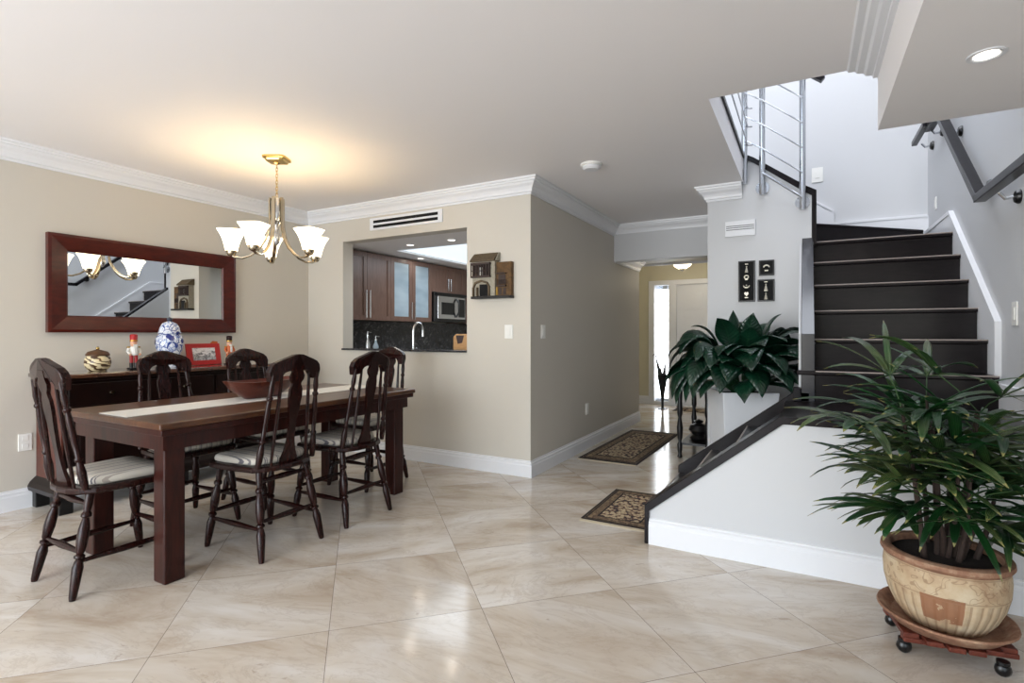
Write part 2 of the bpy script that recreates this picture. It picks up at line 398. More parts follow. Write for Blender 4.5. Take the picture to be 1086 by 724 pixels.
for i, (y, z) in enumerate(ups):
    y1 = ups[i+1][0]+.02 if i < 5 else 5.45
    x0 = -.055 if i == 0 else .05
    if i < 5:
        sp(B().box(x0, .975, y-.025, y1, z-.03, z), 'tread', M['espresso'], bevel=.008)
        sp(B().box(.053, .974, y-.0285, y-.018, z-.008, z+.0012), 'nosing_highlight', M['painted_glint'], bevel=.003)
    sp(B().box(.05, .975, y, y+.02, zp, z-.03), 'riser', M['espresso']); zp = z
sp(B().prism([(.052,5.135),(.975,5.135),(.975,6.22),(-.02,5.32),(-.02,5.172),(.052,5.172)], 'z', 1.965, 1.995), 'tread', M['espresso'], bevel=.008)
sp(B().box(.0,.974,5.1315,5.142,1.987,1.9962), 'nosing_highlight', M['painted_glint'], bevel=.003)
sp(B().prism([(-.02,5.30),(.99,6.25),(.98,6.27),(-.03,5.33)], 'z', 1.99, 2.17), 'riser', M['espresso'])
sp(B().prism([(-.06,5.27),(.975,6.235),(-.06,6.235)], 'z', 2.17, 2.2), 'tread', M['espresso'], bevel=.008)
for i, (x, z) in enumerate([(-.03,2.39),(-.26,2.58),(-.49,2.775)]):
    sp(B().box(x-.02, x, 5.17, 6.22, z-.2, z-.03), 'riser', M['espresso'])
    sp(B().box(x-.27 if i < 2 else -.52, x+.02, 5.17, 6.22, z-.03, z), 'tread', M['espresso'], bevel=.008)
# stringers and caps
sp(B().prism([(-.83,0),(-.83,.245),(-.07,.83),(.02,.83),(.02,0)], 'y', 4.03, 4.085), 'stringer', M['espresso'], bevel=.004)
sp(B().box(-.075, -.03, 4.0, 4.10, .77, .86), 'stringer_block', M['rail'], bevel=.004)
sp(B().prism([(4.03,.77),(4.03,1.22),(5.05,2.02),(5.05,.9),(4.3,.77)], 'x', -.03, .05), 'stringer', M['gloss'], bevel=.003)
sp(B().prism([(-.825,0),(-.825,.225),(-.118,.792),(1.0,.792),(1.0,.752),(-.105,.752),(-.80,.19),(-.80,0)], 'y', 3.07, 3.23), 'wall_cap', M['espresso'], bevel=.004)
sp(B().prism([(.075,1.96),(.075,2.41),(0,2.455),(-.40,2.755),(-.46,2.79),(-.46,2.745),(-.395,2.705),(-.013,2.405),(.04,2.37),(.04,1.96)], 'y', 5.035, 5.185), 'wall_cap', M['espresso'], bevel=.003)

# steel railing
rl = thing('stair_railing', 'steel rod railing bolted beside the sloping black wall cap above the pictures', 'railing', (-.2,5.0,2.2))
rlv = Vector((-.2,5.0,2.2))
def rp(bd, name, mat, par=None, **k):
    o = bd.build(name, mat, par or rl, **k)
    o.location = -rlv if not par else (0,0,0); return o
posts = [(-.027,5.0,2.25,3.42), (-.33,5.0,2.41,3.62), (-.47,5.0,2.52,3.80), (-.47,3.2,2.60,3.80)]
for i, (x, y, z0, z1) in enumerate(posts):
    p = rp(B().lathe([(.024,0),(.024,z1-z0)], (x,y,z0), seg=16), 'post', M['chrome'], smooth=True)
    if i < 2:
        rp(B().lathe([(.052,0),(.052,.006)], (x,5.05,z0+.07), seg=20) if 0 else B().lathe([(.055,0),(.055,1)], (x,5.05,z0+.07), (x,5.042,z0+.07), seg=20), 'flange', M['chrome'], p, smooth=True)
        rp(B().lathe([(.014,0),(.014,1)], (x,5.043,z0+.07), (x,5.0,z0+.07), seg=10), 'stand_off', M['chrome'], p)
    elif i == 2:
        rp(B().box(x-.035,x-.01,4.96,5.04,z0+.03,z0+.13), 'side_bracket', M['chrome'], p, bevel=.004)
# sloping rods between first posts and onwards, in front of the posts
for k in range(6):
    zA = 2.345 + .205*k
    rp(B().tube([(-.027,4.975,zA),(-.33,4.975,zA+.25)], .006 if k else .010, 8), 'rod', M['chrome'])
    if k: rp(B().tube([(-.33,4.975,zA+.25),(-.46,4.975,zA+.34)], .006, 8), 'rod', M['chrome'])
for k in range(6):
    z = 2.86 + .16*k
    rp(B().tube([(-.445,3.2,z),(-.445,5.02,z),(-.41,5.03,z)], .006, 8), 'rod', M['chrome'])
rp(B().tube([(.12,5.0,3.29),(-.33,5.0,3.66),(-.47,5.0,3.80)], 0, 4, flat=(.035,.03)), 'handrail', M['rail'])
rp(B().tube([(-.47,5.0,3.80),(-.47,3.15,3.80)], 0, 4, flat=(.035,.03)), 'handrail', M['rail'])

# wall handrail
hr = thing('wall_handrail', 'dark wooden handrail with a level bend fixed to the right stair wall', 'handrail', (.92,4.1,2.0))
hv = Vector((.92,4.1,2.0))
def hp(bd, name, mat, par=None, **k):
    o = bd.build(name, mat, par or hr, **k)
    o.location = -hv if not par else (0,0,0); return o
hp(B().tube([(.905,4.10,2.03),(.905,5.22,2.95)], 0, 4, flat=(.042,.034)), 'rail', M['rail'], bevel=.004)
hp(B().tube([(.905,3.25,2.03),(.905,4.12,2.03)], 0, 4, flat=(.042,.034)), 'rail', M['rail'], bevel=.004)
hp(B().tube([(.905,5.2,2.95),(.905,5.62,2.95)], 0, 4, flat=(.042,.034)), 'rail', M['rail'], bevel=.004)
hp(B().tube([(.87,5.52,2.97),(.87,6.06,2.97)], 0, 4, flat=(.03,.03)), 'rail', M['rail'], bevel=.004)
for (y, z) in [(3.79,1.985),(4.29,2.165),(5.0,2.74),(5.58,2.93),(6.0,2.945)]:
    q = hp(B().lathe([(.038,0),(.038,.35),(.03,.8),(.012,1)], (.999,y,z-.03), (.972,y,z-.03), seg=18), 'bracket', M['blackplastic'], smooth=True)
    hp(B().tube([(.975,y,z-.03),(.94,y,z-.035),(.915,y,z)], .009, 8), 'arm', M['chrome'], q)

# ------------------------------------------------------------------ pass-through, kitchen
struct(B().box(kx0, kx1, 3.985, 4.18, 1.05, 1.068).build('window_2_sill', M['granite'], bevel=.003)) if 0 else None
sill = tag(B().box(kx0+.001, kx1-.001, 3.985, 4.20, 1.051, 1.07).build('granite_sill', M['granite'], origin=(-3.48,4.1,1.05), bevel=.003), 'thin dark granite sill along the bottom of the kitchen pass-through', 'sill')
# uppers on wall X=-4.8
def shaker(bd, x, y0, y1, z0, z1, fw=.055):
    bd.box(x, x+.012, y0, y1, z0, z1)
    bd.box(x+.012, x+.022, y0, y0+fw, z0, z1); bd.box(x+.012, x+.022, y1-fw, y1, z0, z1)
    bd.box(x+.012, x+.022, y0+fw, y1-fw, z0, z0+fw); bd.box(x+.012, x+.022, y0+fw, y1-fw, z1-fw, z1)
    return bd
fx = -4.49
def cabinet(y0, y1, z0, z1, label, glassd=False, hz=(.03,.35)):
    c = thing('upper_cabinet', label, 'cabinet', (-4.64, (y0+y1)/2, z0), 0, 'kitchen upper cabinets'); cv = Vector(c.location)
    def q(bd, name, mat, par=None, **k):
        o = bd.build(name, mat, par or c, **k); o.location = -cv if not par else (0,0,0); return o
    bd = B().box(-4.799, fx, y0+.001, y1-.001, z0, z1)
    q(bd, 'carcass', M['kitchen'])
    ym = (y0+y1)/2
    for s_, a, e in ((1, y0+.002, ym-.002), (-1, ym+.002, y1-.002)):
        if glassd:
            d = B(); f = .06; X = fx
            d.box(X, X+.022, a, a+f, z0+.003, z1-.003); d.box(X, X+.022, e-f, e, z0+.003, z1-.003)
            d.box(X, X+.022, a+f, e-f, z0+.003, z0+f); d.box(X, X+.022, a+f, e-f, z1-f, z1-.003)
            d = q(d, 'door', M['kitchen'])
            q(B().box(X+.004, X+.012, a+f, e-f, z0+f, z1-f), 'pane', M['frosted'], d)
        else: d = q(shaker(B(), fx, a, e, z0+.003, z1-.003), 'door', M['kitchen'])
        hy = ym - s_*.03
        h_ = B().tube([(fx+.045,hy,z0+hz[0]),(fx+.045,hy,z0+hz[1])], .006, 8)
        for hz_ in (hz[0]+.02, hz[1]-.02): h_.tube([(fx+.02,hy,z0+hz_),(fx+.045,hy,z0+hz_)], .004, 6)
        q(h_, 'handle', M['chrome'], d)
cabinet(4.16, 4.97, 1.38, 2.175, 'brown two-door kitchen cabinet at the left of the pass-through')
cabinet(4.97, 5.78, 1.38, 2.175, 'kitchen cabinet with two frosted glass doors', True, (.03,.25))
cabinet(5.78, 6.56, 1.80, 2.175, 'short brown cabinet mounted right above the microwave', False, (.03,.2))
cabinet(6.56, 7.34, 1.38, 2.175, 'brown cabinet to the right of the microwave')
mw = thing('microwave', 'stainless microwave with black trim under the short kitchen cabinet', 'microwave', (-4.6,6.17,1.39)); mv = Vector(mw.location)
def mp(bd, n, m, par=None, **k):
    o = bd.build(n, m, par or mw, **k); o.location = -mv if not par else (0,0,0); return o
mp(B().box(-4.799,-4.43,5.79,6.55,1.39,1.798), 'body', M['blackplastic'], bevel=.005)
d = mp(B().box(-4.43,-4.405,5.84,6.50,1.43,1.745), 'door', M['chrome'], bevel=.004)
mp(B().box(-4.405,-4.402,5.92,6.22,1.49,1.66), 'window', M['blackplastic'], d)
mp(B().tube([(-4.40,6.26,1.46),(-4.36,6.27,1.53),(-4.36,6.27,1.66),(-4.40,6.26,1.72)], .014, 8), 'handle', M['blackplastic'], d, smooth=True)
mp(B().box(-4.405,-4.402,6.33,6.48,1.46,1.72), 'control_panel', M['blackplastic'])
mp(B().box(-4.425,-4.40,5.80,6.54,1.755,1.79), 'grille', M['blackplastic'])
tag(B().box(-4.799,-4.785,4.16,7.35,.951,1.379).build('backsplash', M['granite'], origin=(-4.79,5.7,.95)), 'dark speckled granite backsplash under the kitchen cabinets', 'backsplash')
tag(B().box(-4.799,-4.2,4.16,7.35,.91,.95).box(-4.2,-2.5,4.16,4.78,.91,.95).build('kitchen_countertop', M['granite'], origin=(-4.5,5,.91)), 'dark granite kitchen countertop behind the pass-through', 'countertop')
tag(B().box(-4.799,-4.24,4.8,7.35,0,.91).build('base_cabinet', M['kitchen'], origin=(-4.5,6,0)), 'brown base cabinet under the counter along the kitchen wall', 'cabinet')
tag(B().box(-4.2,-2.52,4.16,4.74,0,.91).build('base_cabinet', M['kitchen'], origin=(-3.4,4.4,0)), 'brown base cabinet under the sink counter behind the pass-through', 'cabinet')
# faucet
fc = thing('kitchen_faucet', 'tall chrome gooseneck faucet seen through the pass-through', 'faucet', (-3.73,4.5,.95))
B().lathe([(.03,0),(.03,.01),(.02,.02),(.016,.06)], seg=14).build('base', M['chrome'], fc, smooth=True)
pts = [(0,0,.05),(0,0,.30)] + [(.0, .06-.06*math.cos(a), .30+.09*math.sin(a)) for a in [PI*i/8 for i in range(1,9)]] + [(0,.12,.24)]
B().tube(pts, .014, 10).build('spout', M['chrome'], fc, smooth=True)
B().tube([(0,0,.07),(.05,0,.09),(.07,0,.12)], .006, 8).build('lever', M['chrome'], fc)
fc.rotation_euler = (0,0,math.radians(-20))
# bottles at the left of the window
for i, (x, y, h, r) in enumerate([(-4.32,4.42,.30,.028), (-4.16,4.38,.25,.03)]):
    bt = thing('glass_soap_bottle', ['tall steel soap pump in the left corner of the pass-through','shorter clear bottle beside the steel soap pump'][i], 'bottle', (x,y,.95))
    B().lathe([(r,0),(r*1.05,.01),(r,h*.55),(r*.4,h*.72),(r*.4,h*.8)], seg=16).build('body', M['chrome'] if i==0 else M['frosted'], bt, smooth=True)
    B().lathe([(r*.5,h*.8),(r*.5,h*.86),(r*.15,h*.87),(r*.15,h)], seg=10).tube([(0,0,h*.98),(.05,0,h*.96)], .005, 6).build('pump', M['chrome'], bt)
cb_ = thing('cutting_board', 'light wooden cutting board propped at the right end of the pass-through', 'cutting board', (-2.98,4.45,.95), math.radians(10))
B().prism([(-.16,0),(.16,0),(.16,.25),(.14,.27),(-.13,.27),(-.16,.24)], 'y', -.015, .015).build('board', M['oakboard'], cb_, bevel=.005)
B().prism([(-.13,.255),(-.04,.255),(-.06,.18),(-.11,.17)], 'y', -.017, -.0155).build('handle_recess', M['table'], cb_)
# recessed kitchen lamps and luminous panel
def recessed(x, y, z, label, r=.055, group=None, power=6):
    t = thing('recessed_light', label, 'light', (x,y,z), 0, group)
    B().lathe([(r*.72,-.001),(r,-.006),(r*1.18,-.004),(r*1.2,-.0005)], seg=28, cap=False).build('trim_ring', M['trim'], t, smooth=True, solid=.002)
    B().lathe([(r*.74,-.003),(0,-.003)], seg=24, cap=False).build('lamp', M['led'], t)
    l = area('recessed_beam', (x,y,z-.012), (0,0,0), r*1.3, r*1.3, power*(.35 if r < .049 and z > 2.2 else .15), (1,.9,.76)); return t
recessed(-3.77,4.50,2.19,'small recessed light left above the pass-through', .05, 'kitchen recessed lights', 3)
recessed(-3.20,4.47,2.19,'small recessed light right above the pass-through', .05, 'kitchen recessed lights', 3)
recessed(-4.33,5.37,2.19,'small recessed light near the frosted glass cabinets', .05, 'kitchen recessed lights', 3)
tag(B().box(-4.18,-2.6,4.74,6.35,2.215,2.235).build('luminous_panel', M['luminous'], origin=(-3.4,5.5,2.215)), 'pale blue lit ceiling panel above the kitchen', 'ceiling light')
area('luminous_panel_light', (-3.4,5.5,2.2), (0,0,0), 1.3, 1.4, 15, (.86,.93,1))
# recessed light in soffit
recessed(.563,2.477,2.218,'round recessed light in the lowered white ceiling by the stairs', .048, None, 5)

# air vents
def vent(name, label, x0, x1, z0, z1, y, slots, t=.012, mat='trim'):
    v = thing(name, label, 'air vent', ((x0+x1)/2, y, z0)); vv = Vector(v.location)
    o = B().box(x0,x1,y-t,y-.0005,z0,z1).build('frame', M[mat], v, bevel=.003); o.location = -vv
    for (a, b_) in slots:
        o = B().box(x0+.05 if slots and x1-x0 > .5 else x0+.01, x1-.05 if x1-x0 > .5 else x1-.01, y-t-.0015, y-t+.004, a, b_).build('slot', M['slot'], v); o.location = -vv
vent('air_vent', 'long white air vent with two dark slots above the pass-through', -3.88,-2.97,2.268,2.392,4.01,[(2.29,2.318),(2.338,2.366)])
vent('air_vent', 'small white air vent above the black pictures', -.63,-.385,2.08,2.215,5.05,[(2.135,2.14),(2.152,2.157),(2.168,2.173)], .02)
# switches
def plate(name, label, loc, ax, w_=.075, h_=.12, kind='switch'):
    t = thing(name, label, kind, loc, {'-y':0,'+x':PI/2,'-x':-PI/2}[ax])
    B().box(-w_/2,w_/2,-.008,-.0005,-h_/2,h_/2).build('cover_plate', M['paper'], t, bevel=.002)
    if kind == 'outlet':
        for z in (-.028,.028): B().box(-.018,.018,-.011,-.008,z-.017,z+.017).build('socket', M['paper'], t, bevel=.002)
    else: B().box(-.018,.018,-.013,-.008,-.034,.034).build('rocker', M['paper'], t, bevel=.002)
plate('light_switch','white light switch on the beige wall right of the wall ornament',(-2.26,4.01,1.24),'-y',.08)
plate('light_switch','white light switch around the corner on the grey hallway wall',(-2.05,4.25,1.24),'+x',.08)
plate('wall_outlet','white outlet low on the grey hallway wall above the first rug',(-2.05,5.33,.42),'+x',kind='outlet')
plate('wall_outlet','white outlet on the left wall beside the sideboard',(-4.8,1.585,.46),'+x',kind='outlet')
plate('light_switch','framed switch high on the back wall of the stairs',(.10,6.25,2.845),'-y',.10,.15)
plate('light_switch','narrow switch beside the top of the stair skirting',(1.0,5.88,2.37),'-x',.05,.11)
plate('step_light','white switch plate on the right stair wall above the palm',(1.0,3.86,1.33),'-x',.08,.13)
# smoke detector
sd = thing('smoke_detector','round white smoke detector on the ceiling','smoke detector',(-1.46,3.895,H))
B().lathe([(.082,0),(.082,-.014),(.074,-.018)], seg=28).build('base', M['paper'], sd, smooth=True)
B().lathe([(.066,-.016),(.070,-.03),(.055,-.045),(.02,-.048),(0,-.048)], seg=28).build('cover', M['trim'], sd, smooth=True)

# ------------------------------------------------------------------ entrance
struct(B().box(-2.40,-2.30,9.21,9.39,0,2.06).box(-2.06,-1.93,9.21,9.39,0,2.06).box(-1.0,-.9,9.21,9.39,0,2.06).box(-2.40,-.9,9.21,9.39,2.06,2.14).box(-2.30,-2.06,9.21,9.39,0,.06).build('trim_8', M['trim'], bevel=.004))
sw = struct(B().box(-2.30,-2.06,9.29,9.30,.06,2.06).build('window_3', M['glass']))
dr = struct(B().box(-1.93,-1.0,9.27,9.31,0,2.06).build('door_1', M['trim']))
for (a, e, z0, z1) in [(-1.83,-1.50,1.62,1.92),(-1.43,-1.10,1.62,1.92),(-1.83,-1.50,.95,1.52),(-1.43,-1.10,.95,1.52),(-1.83,-1.50,.2,.82),(-1.43,-1.10,.2,.82)]:
    B().box(a,e,9.262,9.27,z0,z1).box(a+.04,e-.04,9.256,9.262,z0+.04,z1-.04).build('panel', M['trim'], dr, bevel=.003)
B().lathe([(.03,0),(.012,.2),(.028,.6),(.02,1)], (-1.86,9.27,1.0), (-1.86,9.20,1.0), seg=14).build('door_knob', M['brass'], dr, smooth=True)
# outdoors beyond the side light
tag(B().box(-5,-.0,9.6,14,-.12,-.04).build('entrance_paving', plain('pale_paving', srgb(220,216,208), .8)), 'pale paving outside the entrance side light', 'paving')
garden = thing('garden_palm','slim pale palm trunk outside the narrow entrance window','tree',(-2.42,10.6,0))
B().tube([(0,0,-.04),(.02,0,1),(-.02,0,2),(.02,0,3)], [.07,.05,.045,.05], 8).build('trunk', plain('pale_trunk', srgb(200,190,175), .8), garden, smooth=True)
random.seed(3); lf = B()
for i in range(17):
    a = random.random()*6.28; z = 1.2+random.random()*1.2
    lf.tube([(0,0,z),(.2*math.cos(a),.2*math.sin(a),z+.12),(.4*math.cos(a),.4*math.sin(a),z-.05)], 0, 4, flat=(.03,.004))
lf.build('fronds', plain('garden_green', srgb(80,130,60), .7), garden)
tag(B().box(-5,.4,12.6,12.7,-.04,3.4).build('garden_wall', plain('white_stucco', srgb(240,242,244), .8)), 'bright white garden wall beyond the entrance side light', 'wall')
area('garden_daylight', (-2.4,11.2,3.6), (math.radians(-38),0,0), 3.5, 2.0, 26, (.95,.98,1))
# flush ceiling fixture in the entry
fl = thing('ceiling_lamp','small bowl ceiling lamp glowing in the entry hall','lamp',(-1.66,8.35,H))
B().lathe([(.015,0),(.015,-.24)], seg=10).lathe([(.07,-.001),(.07,-.02)], seg=20).build('mount', M['black'], fl, smooth=True)
B().lathe([(.15,-.225),(.155,-.232),(.115,-.285),(.05,-.325)], seg=28).build('bowl_shade', M['shade'], fl, smooth=True)
B().lathe([(.05,-.322),(.04,-.335),(.018,-.35),(0,-.37)], seg=14).build('finial', M['black'], fl, smooth=True)
point('entry_bulb', (-1.66,8.35,2.08), 3.4, (1,.88,.66), .1)
point('entry_bulb_up', (-1.66,8.35,2.42), 1.2, (1,.88,.66), .05)

# rugs
def rugmat():
    k = N('persian_rug_pattern'); sp_ = k.n('SeparateXYZ'); k.l(k.co.outputs['Generated'], sp_.inputs[0])
    def edge(o, L):
        d_ = k.math('SUBTRACT', .5, k.math('ABSOLUTE', k.math('SUBTRACT', o, .5))); return k.math('MULTIPLY', d_, L)
    e = k.math('MINIMUM', edge(sp_.outputs[0], .62), edge(sp_.outputs[1], .98))
    v = k.n('TexVoronoi', feature='F1'); k.l(k.co.outputs['Object'], v.inputs['Vector']); v.inputs['Scale'].default_value = 34
    nz = k.noise(k.co.outputs['Object'], 50, 4, .7, 2)
    field = k.ramp(k.math('MULTIPLY_ADD', v.outputs['Distance'], .6, k.math('MULTIPLY', nz, .7)), [(0, srgb(40,32,32)), (.40, srgb(196,178,146)), (.58, srgb(170,150,118)), (.68, srgb(92,40,36)), (.74, srgb(50,44,46))], 'CONSTANT')
    bord = k.ramp(k.math('MULTIPLY_ADD', v.outputs['Distance'], .5, k.math('MULTIPLY', nz, .6)), [(0, srgb(60,46,38)), (.36, srgb(122,100,76)), (.5, srgb(72,54,42)), (.58, srgb(140,118,90))], 'CONSTANT')
    s1 = k.math('GREATER_THAN', e, .125); s2 = k.math('LESS_THAN', e, .022)
    c = k.mix(s1, bord, field)
    for a in (.118, .035):
        ln = k.math('LESS_THAN', k.math('ABSOLUTE', k.math('SUBTRACT', e, a)), .008); c = k.mix(ln, c, srgb(26,20,20))
    c = k.mix(s2, c, srgb(38,30,28)); k.set(c, .95); k.bump(nz, .5, .003); return k.m
M['rug'] = rugmat()
M['fringe'] = fabric('cream_fringe', srgb(206,192,166), 90)
def rug(name, label, corners, group=None):
    c = [Vector((x,y,0)) for x,y in corners]; ctr = sum(c, Vector())/4
    ex = (c[1]-c[0]+c[2]-c[3]).normalized(); ang = math.atan2(ex.y, ex.x); L = ((c[1]-c[0]).length+(c[2]-c[3]).length)/2; W = ((c[3]-c[0]).length+(c[2]-c[1]).length)/2
    t = thing(name, label, 'rug', ctr, ang, group)
    B().box(-L/2,L/2,-W/2,W/2,.0005,.008).build('pile', M['rug'], t)
    B().box(-L/2,L/2,-W/2-.035,-W/2,.0005,.004).build('fringe', M['fringe'], t)
    B().box(-L/2,L/2,W/2,W/2+.03,.0005,.004).build('fringe', M['fringe'], t); return t
def F(px, py, z=0):
    kx = (px-543)/561; t = (1.22-z)*561/(py-354)
    return (t*(-.486+.874*kx), t*(.874+.486*kx))
rug('hallway_rug','patterned brown rug further down the hallway, against the grey wall',[F(614,485),F(674,494.5),F(720,460),F(670,456.5)],'hallway rugs')
a_, d_ = F(616,550), F(656,519.5); ex = Vector((.985,-.0)); w_ = 1.0
rug('hallway_rug','patterned brown rug partly hidden behind the foot of the stairs',[a_,(-.845,a_[1]),(-.845,d_[1]),(a_[0],d_[1])],'hallway rugs')
rug('door_mat','dark mat on the floor in front of the entrance door',[(-1.85,8.55),(-1.0,8.55),(-1.0,9.0),(-1.85,9.0)])

# console table in hall behind the plant
ct = thing('console_table','small black console table with turned legs in the hallway behind the plant','table',(-.95,5.75,0))
B().box(-.19,.17,-.45,.45,.76,.79).build('tabletop', M['black'], ct, bevel=.006)
B().box(-.16,.14,-.42,.42,.66,.76).build('apron', M['black'], ct)
lp = [(.018,0),(.026,.02),(.016,.06),(.024,.12),(.026,.2),(.014,.24),(.024,.3),(.03,.45),(.016,.6),(.026,.66),(.026,.76),(.022,.84),(.028,1)]
for x in (-.14,.12):
    for y in (-.38,.38): B().lathe([(r,t*.66) for r,t in lp], (x,y,0), seg=12).build('leg', M['black'], ct, smooth=True)
B().box(-.14,.12,-.38,.38,.13,.15).build('shelf', M['black'], ct)
tag(B().lathe([(.07,0),(.09,.02),(.06,.05),(.1,.1),(.08,.15),(.03,.17),(.05,.19),(0,.21)], seg=16).build('black_urn', M['black'], None, smooth=True), 'small black urn on the lower shelf of the console table', 'urn').location = (-.95,5.6,.15)
# umbrella stand by the side light
us = thing('umbrella_stand','dark metal stand holding closed umbrellas in front of the entrance side light','umbrella stand',(-2.04,8.7,0))
B().lathe([(.07,0),(.075,.01),(.02,.02),(.02,.12),(.04,.3),(.075,.50),(.085,.56),(.07,.56),(.03,.3)], seg=18).build('holder', M['black'], us, smooth=True)
for i, (dx, dy, h_, la) in enumerate([(-.05,0,.86,'black closed umbrella leaning left in the entry stand'),(.02,.02,.78,'dark brown closed umbrella upright in the entry stand'),(-.01,-.03,.70,'short black closed umbrella at the front of the entry stand')]):
    u = thing('umbrella', la, 'umbrella', (-2.04+dx*.3,8.7+dy,.36), 0)
    hh = h_-.42
    B().tube([(0,0,-.0),(dx*.6,0,hh*.5),(dx*1.6,0,hh)], [.012,.032,.01], 10).build('canopy', M['blackplastic'] if i != 1 else M['chair'], u, smooth=True)
    B().tube([(dx*1.6,0,hh),(dx*1.8,0,hh+.07),(dx*1.8-.03,0,hh+.09),(dx*1.8-.05,0,hh+.06)], .008, 8).build('handle', M['bowl'], u, smooth=True)

# ------------------------------------------------------------------ mirror
mr = thing('wall_mirror','wide rectangular mirror in a reddish-brown wooden frame above the sideboard','mirror',(-4.8,2.415,1.23)); mrv = Vector(mr.location)
y0,y1,z0,z1,fw = 1.70,3.13,1.232,1.955,.125
b = B()
xw, xo, xi = -4.799, -4.755, -4.768
def frame_prof(): return [(0,0),(0,xo-xw),(.02,xo-xw+.004),(fw-.01,xi-xw),(fw,xi-xw-.01),(fw,0)]
pf = frame_prof(); rings = []
for (yy, zz, sy, sz) in [(y0,z0,1,1),(y1,z0,-1,1),(y1,z1,-1,-1),(y0,z1,1,-1)]:
    rings.append([b.bm.verts.new((xw+d_, yy+sy*u, zz+sz*u)) for u, d_ in pf])
for i in range(4):
    A_, B_ = rings[i], rings[(i+1)%4]
    for j in range(len(pf)): b.bm.faces.new((A_[j],A_[(j+1)%len(pf)],B_[(j+1)%len(pf)],B_[j]))
b.build('frame', M['mirrorframe'], mr).location = -mrv
B().box(xw,-4.782,y0+fw-.002,y1-fw+.002,z0+fw-.002,z1-fw+.002).build('glass', M['mirror'], mr).location = -mrv

# ------------------------------------------------------------------ sideboard
sb = thing('sideboard','long dark wooden sideboard with drawers against the left wall','sideboard',(-4.58,2.43,0)); sv = Vector(sb.location)
def sq(bd, n, m, par=None, **k):
    o = bd.build(n, m, par or sb, **k); o.location = -sv if not par else (0,0,0); return o
sq(B().box(-4.798,-4.35,1.60,3.27,.915,.946), 'top', M['polished'], bevel=.008)
sq(B().box(-4.798,-4.37,1.63,3.24,.895,.915), 'top_moulding', M['sideboard'], bevel=.006)
sq(B().box(-4.795,-4.40,1.655,3.215,.15,.895), 'carcass', M['sideboard'])
sq(B().box(-4.79,-4.405,1.645,1.655,.17,.885), 'side_panel', M['sidepanel'])
sq(B().box(-4.79,-4.405,3.215,3.225,.17,.885), 'side_panel', M['sidepanel'])
sq(B().sweep([(0,0),(.055,0),(.06,.03),(.045,.06),(.02,.085),(.0,.1)], [(-4.79,3.215),(-4.40,3.215),(-4.40,1.655),(-4.79,1.655)][::-1], .12), 'base_moulding', M['sideboard'])
for x in (-4.76,-4.40):
    for y in (1.66,2.43,3.20): sq(B().box(x-.035,x+.035,y-.04,y+.04,0,.13), 'foot', M['black'], bevel=.006)
for i in range(3):
    a = 1.68+i*.515; e = a+.495
    d_ = sq(B().box(-4.40,-4.382,a,e,.72,.875), 'drawer', M['sideboard'], bevel=.004)
    sq(B().lathe([(.008,0),(.008,.4),(.017,.6),(.014,1)], (-4.382,(a+e)/2,.80), (-4.35,(a+e)/2,.80), seg=14), 'knob', M['nickel'], d_, smooth=True)
    d_ = sq(B().box(-4.40,-4.384,a,e,.23,.70).box(-4.384,-4.376,a+.06,e-.06,.29,.64), 'door', M['sideboard'], bevel=.004)
    sq(B().lathe([(.008,0),(.008,.4),(.017,.6),(.014,1)], (-4.384,e-.04,.47), (-4.352,e-.04,.47), seg=14), 'knob', M['nickel'], d_, smooth=True)
TZ = .947
# jar
def jarmat():
    k = N('jar_brown_strokes'); w_ = k.n('TexWave', bands_direction='DIAGONAL'); k.l(k.mapping(k.co.outputs['Object'], (1,1,2.4)), w_.inputs['Vector'])
    w_.inputs['Scale'].default_value = 7; w_.inputs['Distortion'].default_value = 7; w_.inputs['Detail Scale'].default_value = 2
    k.set(k.ramp(w_.outputs['Fac'], [(.0, srgb(70,48,30)), (.30, srgb(96,68,42)), (.42, srgb(214,196,154)), (1, srgb(222,206,168))]), .3); return k.m
jr = thing('ceramic_jar','round beige jar with brown brush marks and a brown lid','jar',(-4.58,1.93,TZ))
B().lathe([(.05,0),(.055,.004),(.076,.03),(.082,.06),(.078,.09),(.066,.112),(.064,.118)], seg=28).build('body', jarmat(), jr, smooth=True)
B().lathe([(.072,.112),(.074,.122),(.06,.142),(.02,.155),(.008,.158)], seg=28).build('lid', wood('jar_lid_brown', srgb(66,42,26), srgb(96,66,42), .35), jr, smooth=True)
B().sphere((0,0,.167), .012).build('knob', M['brass'], jr, smooth='all')
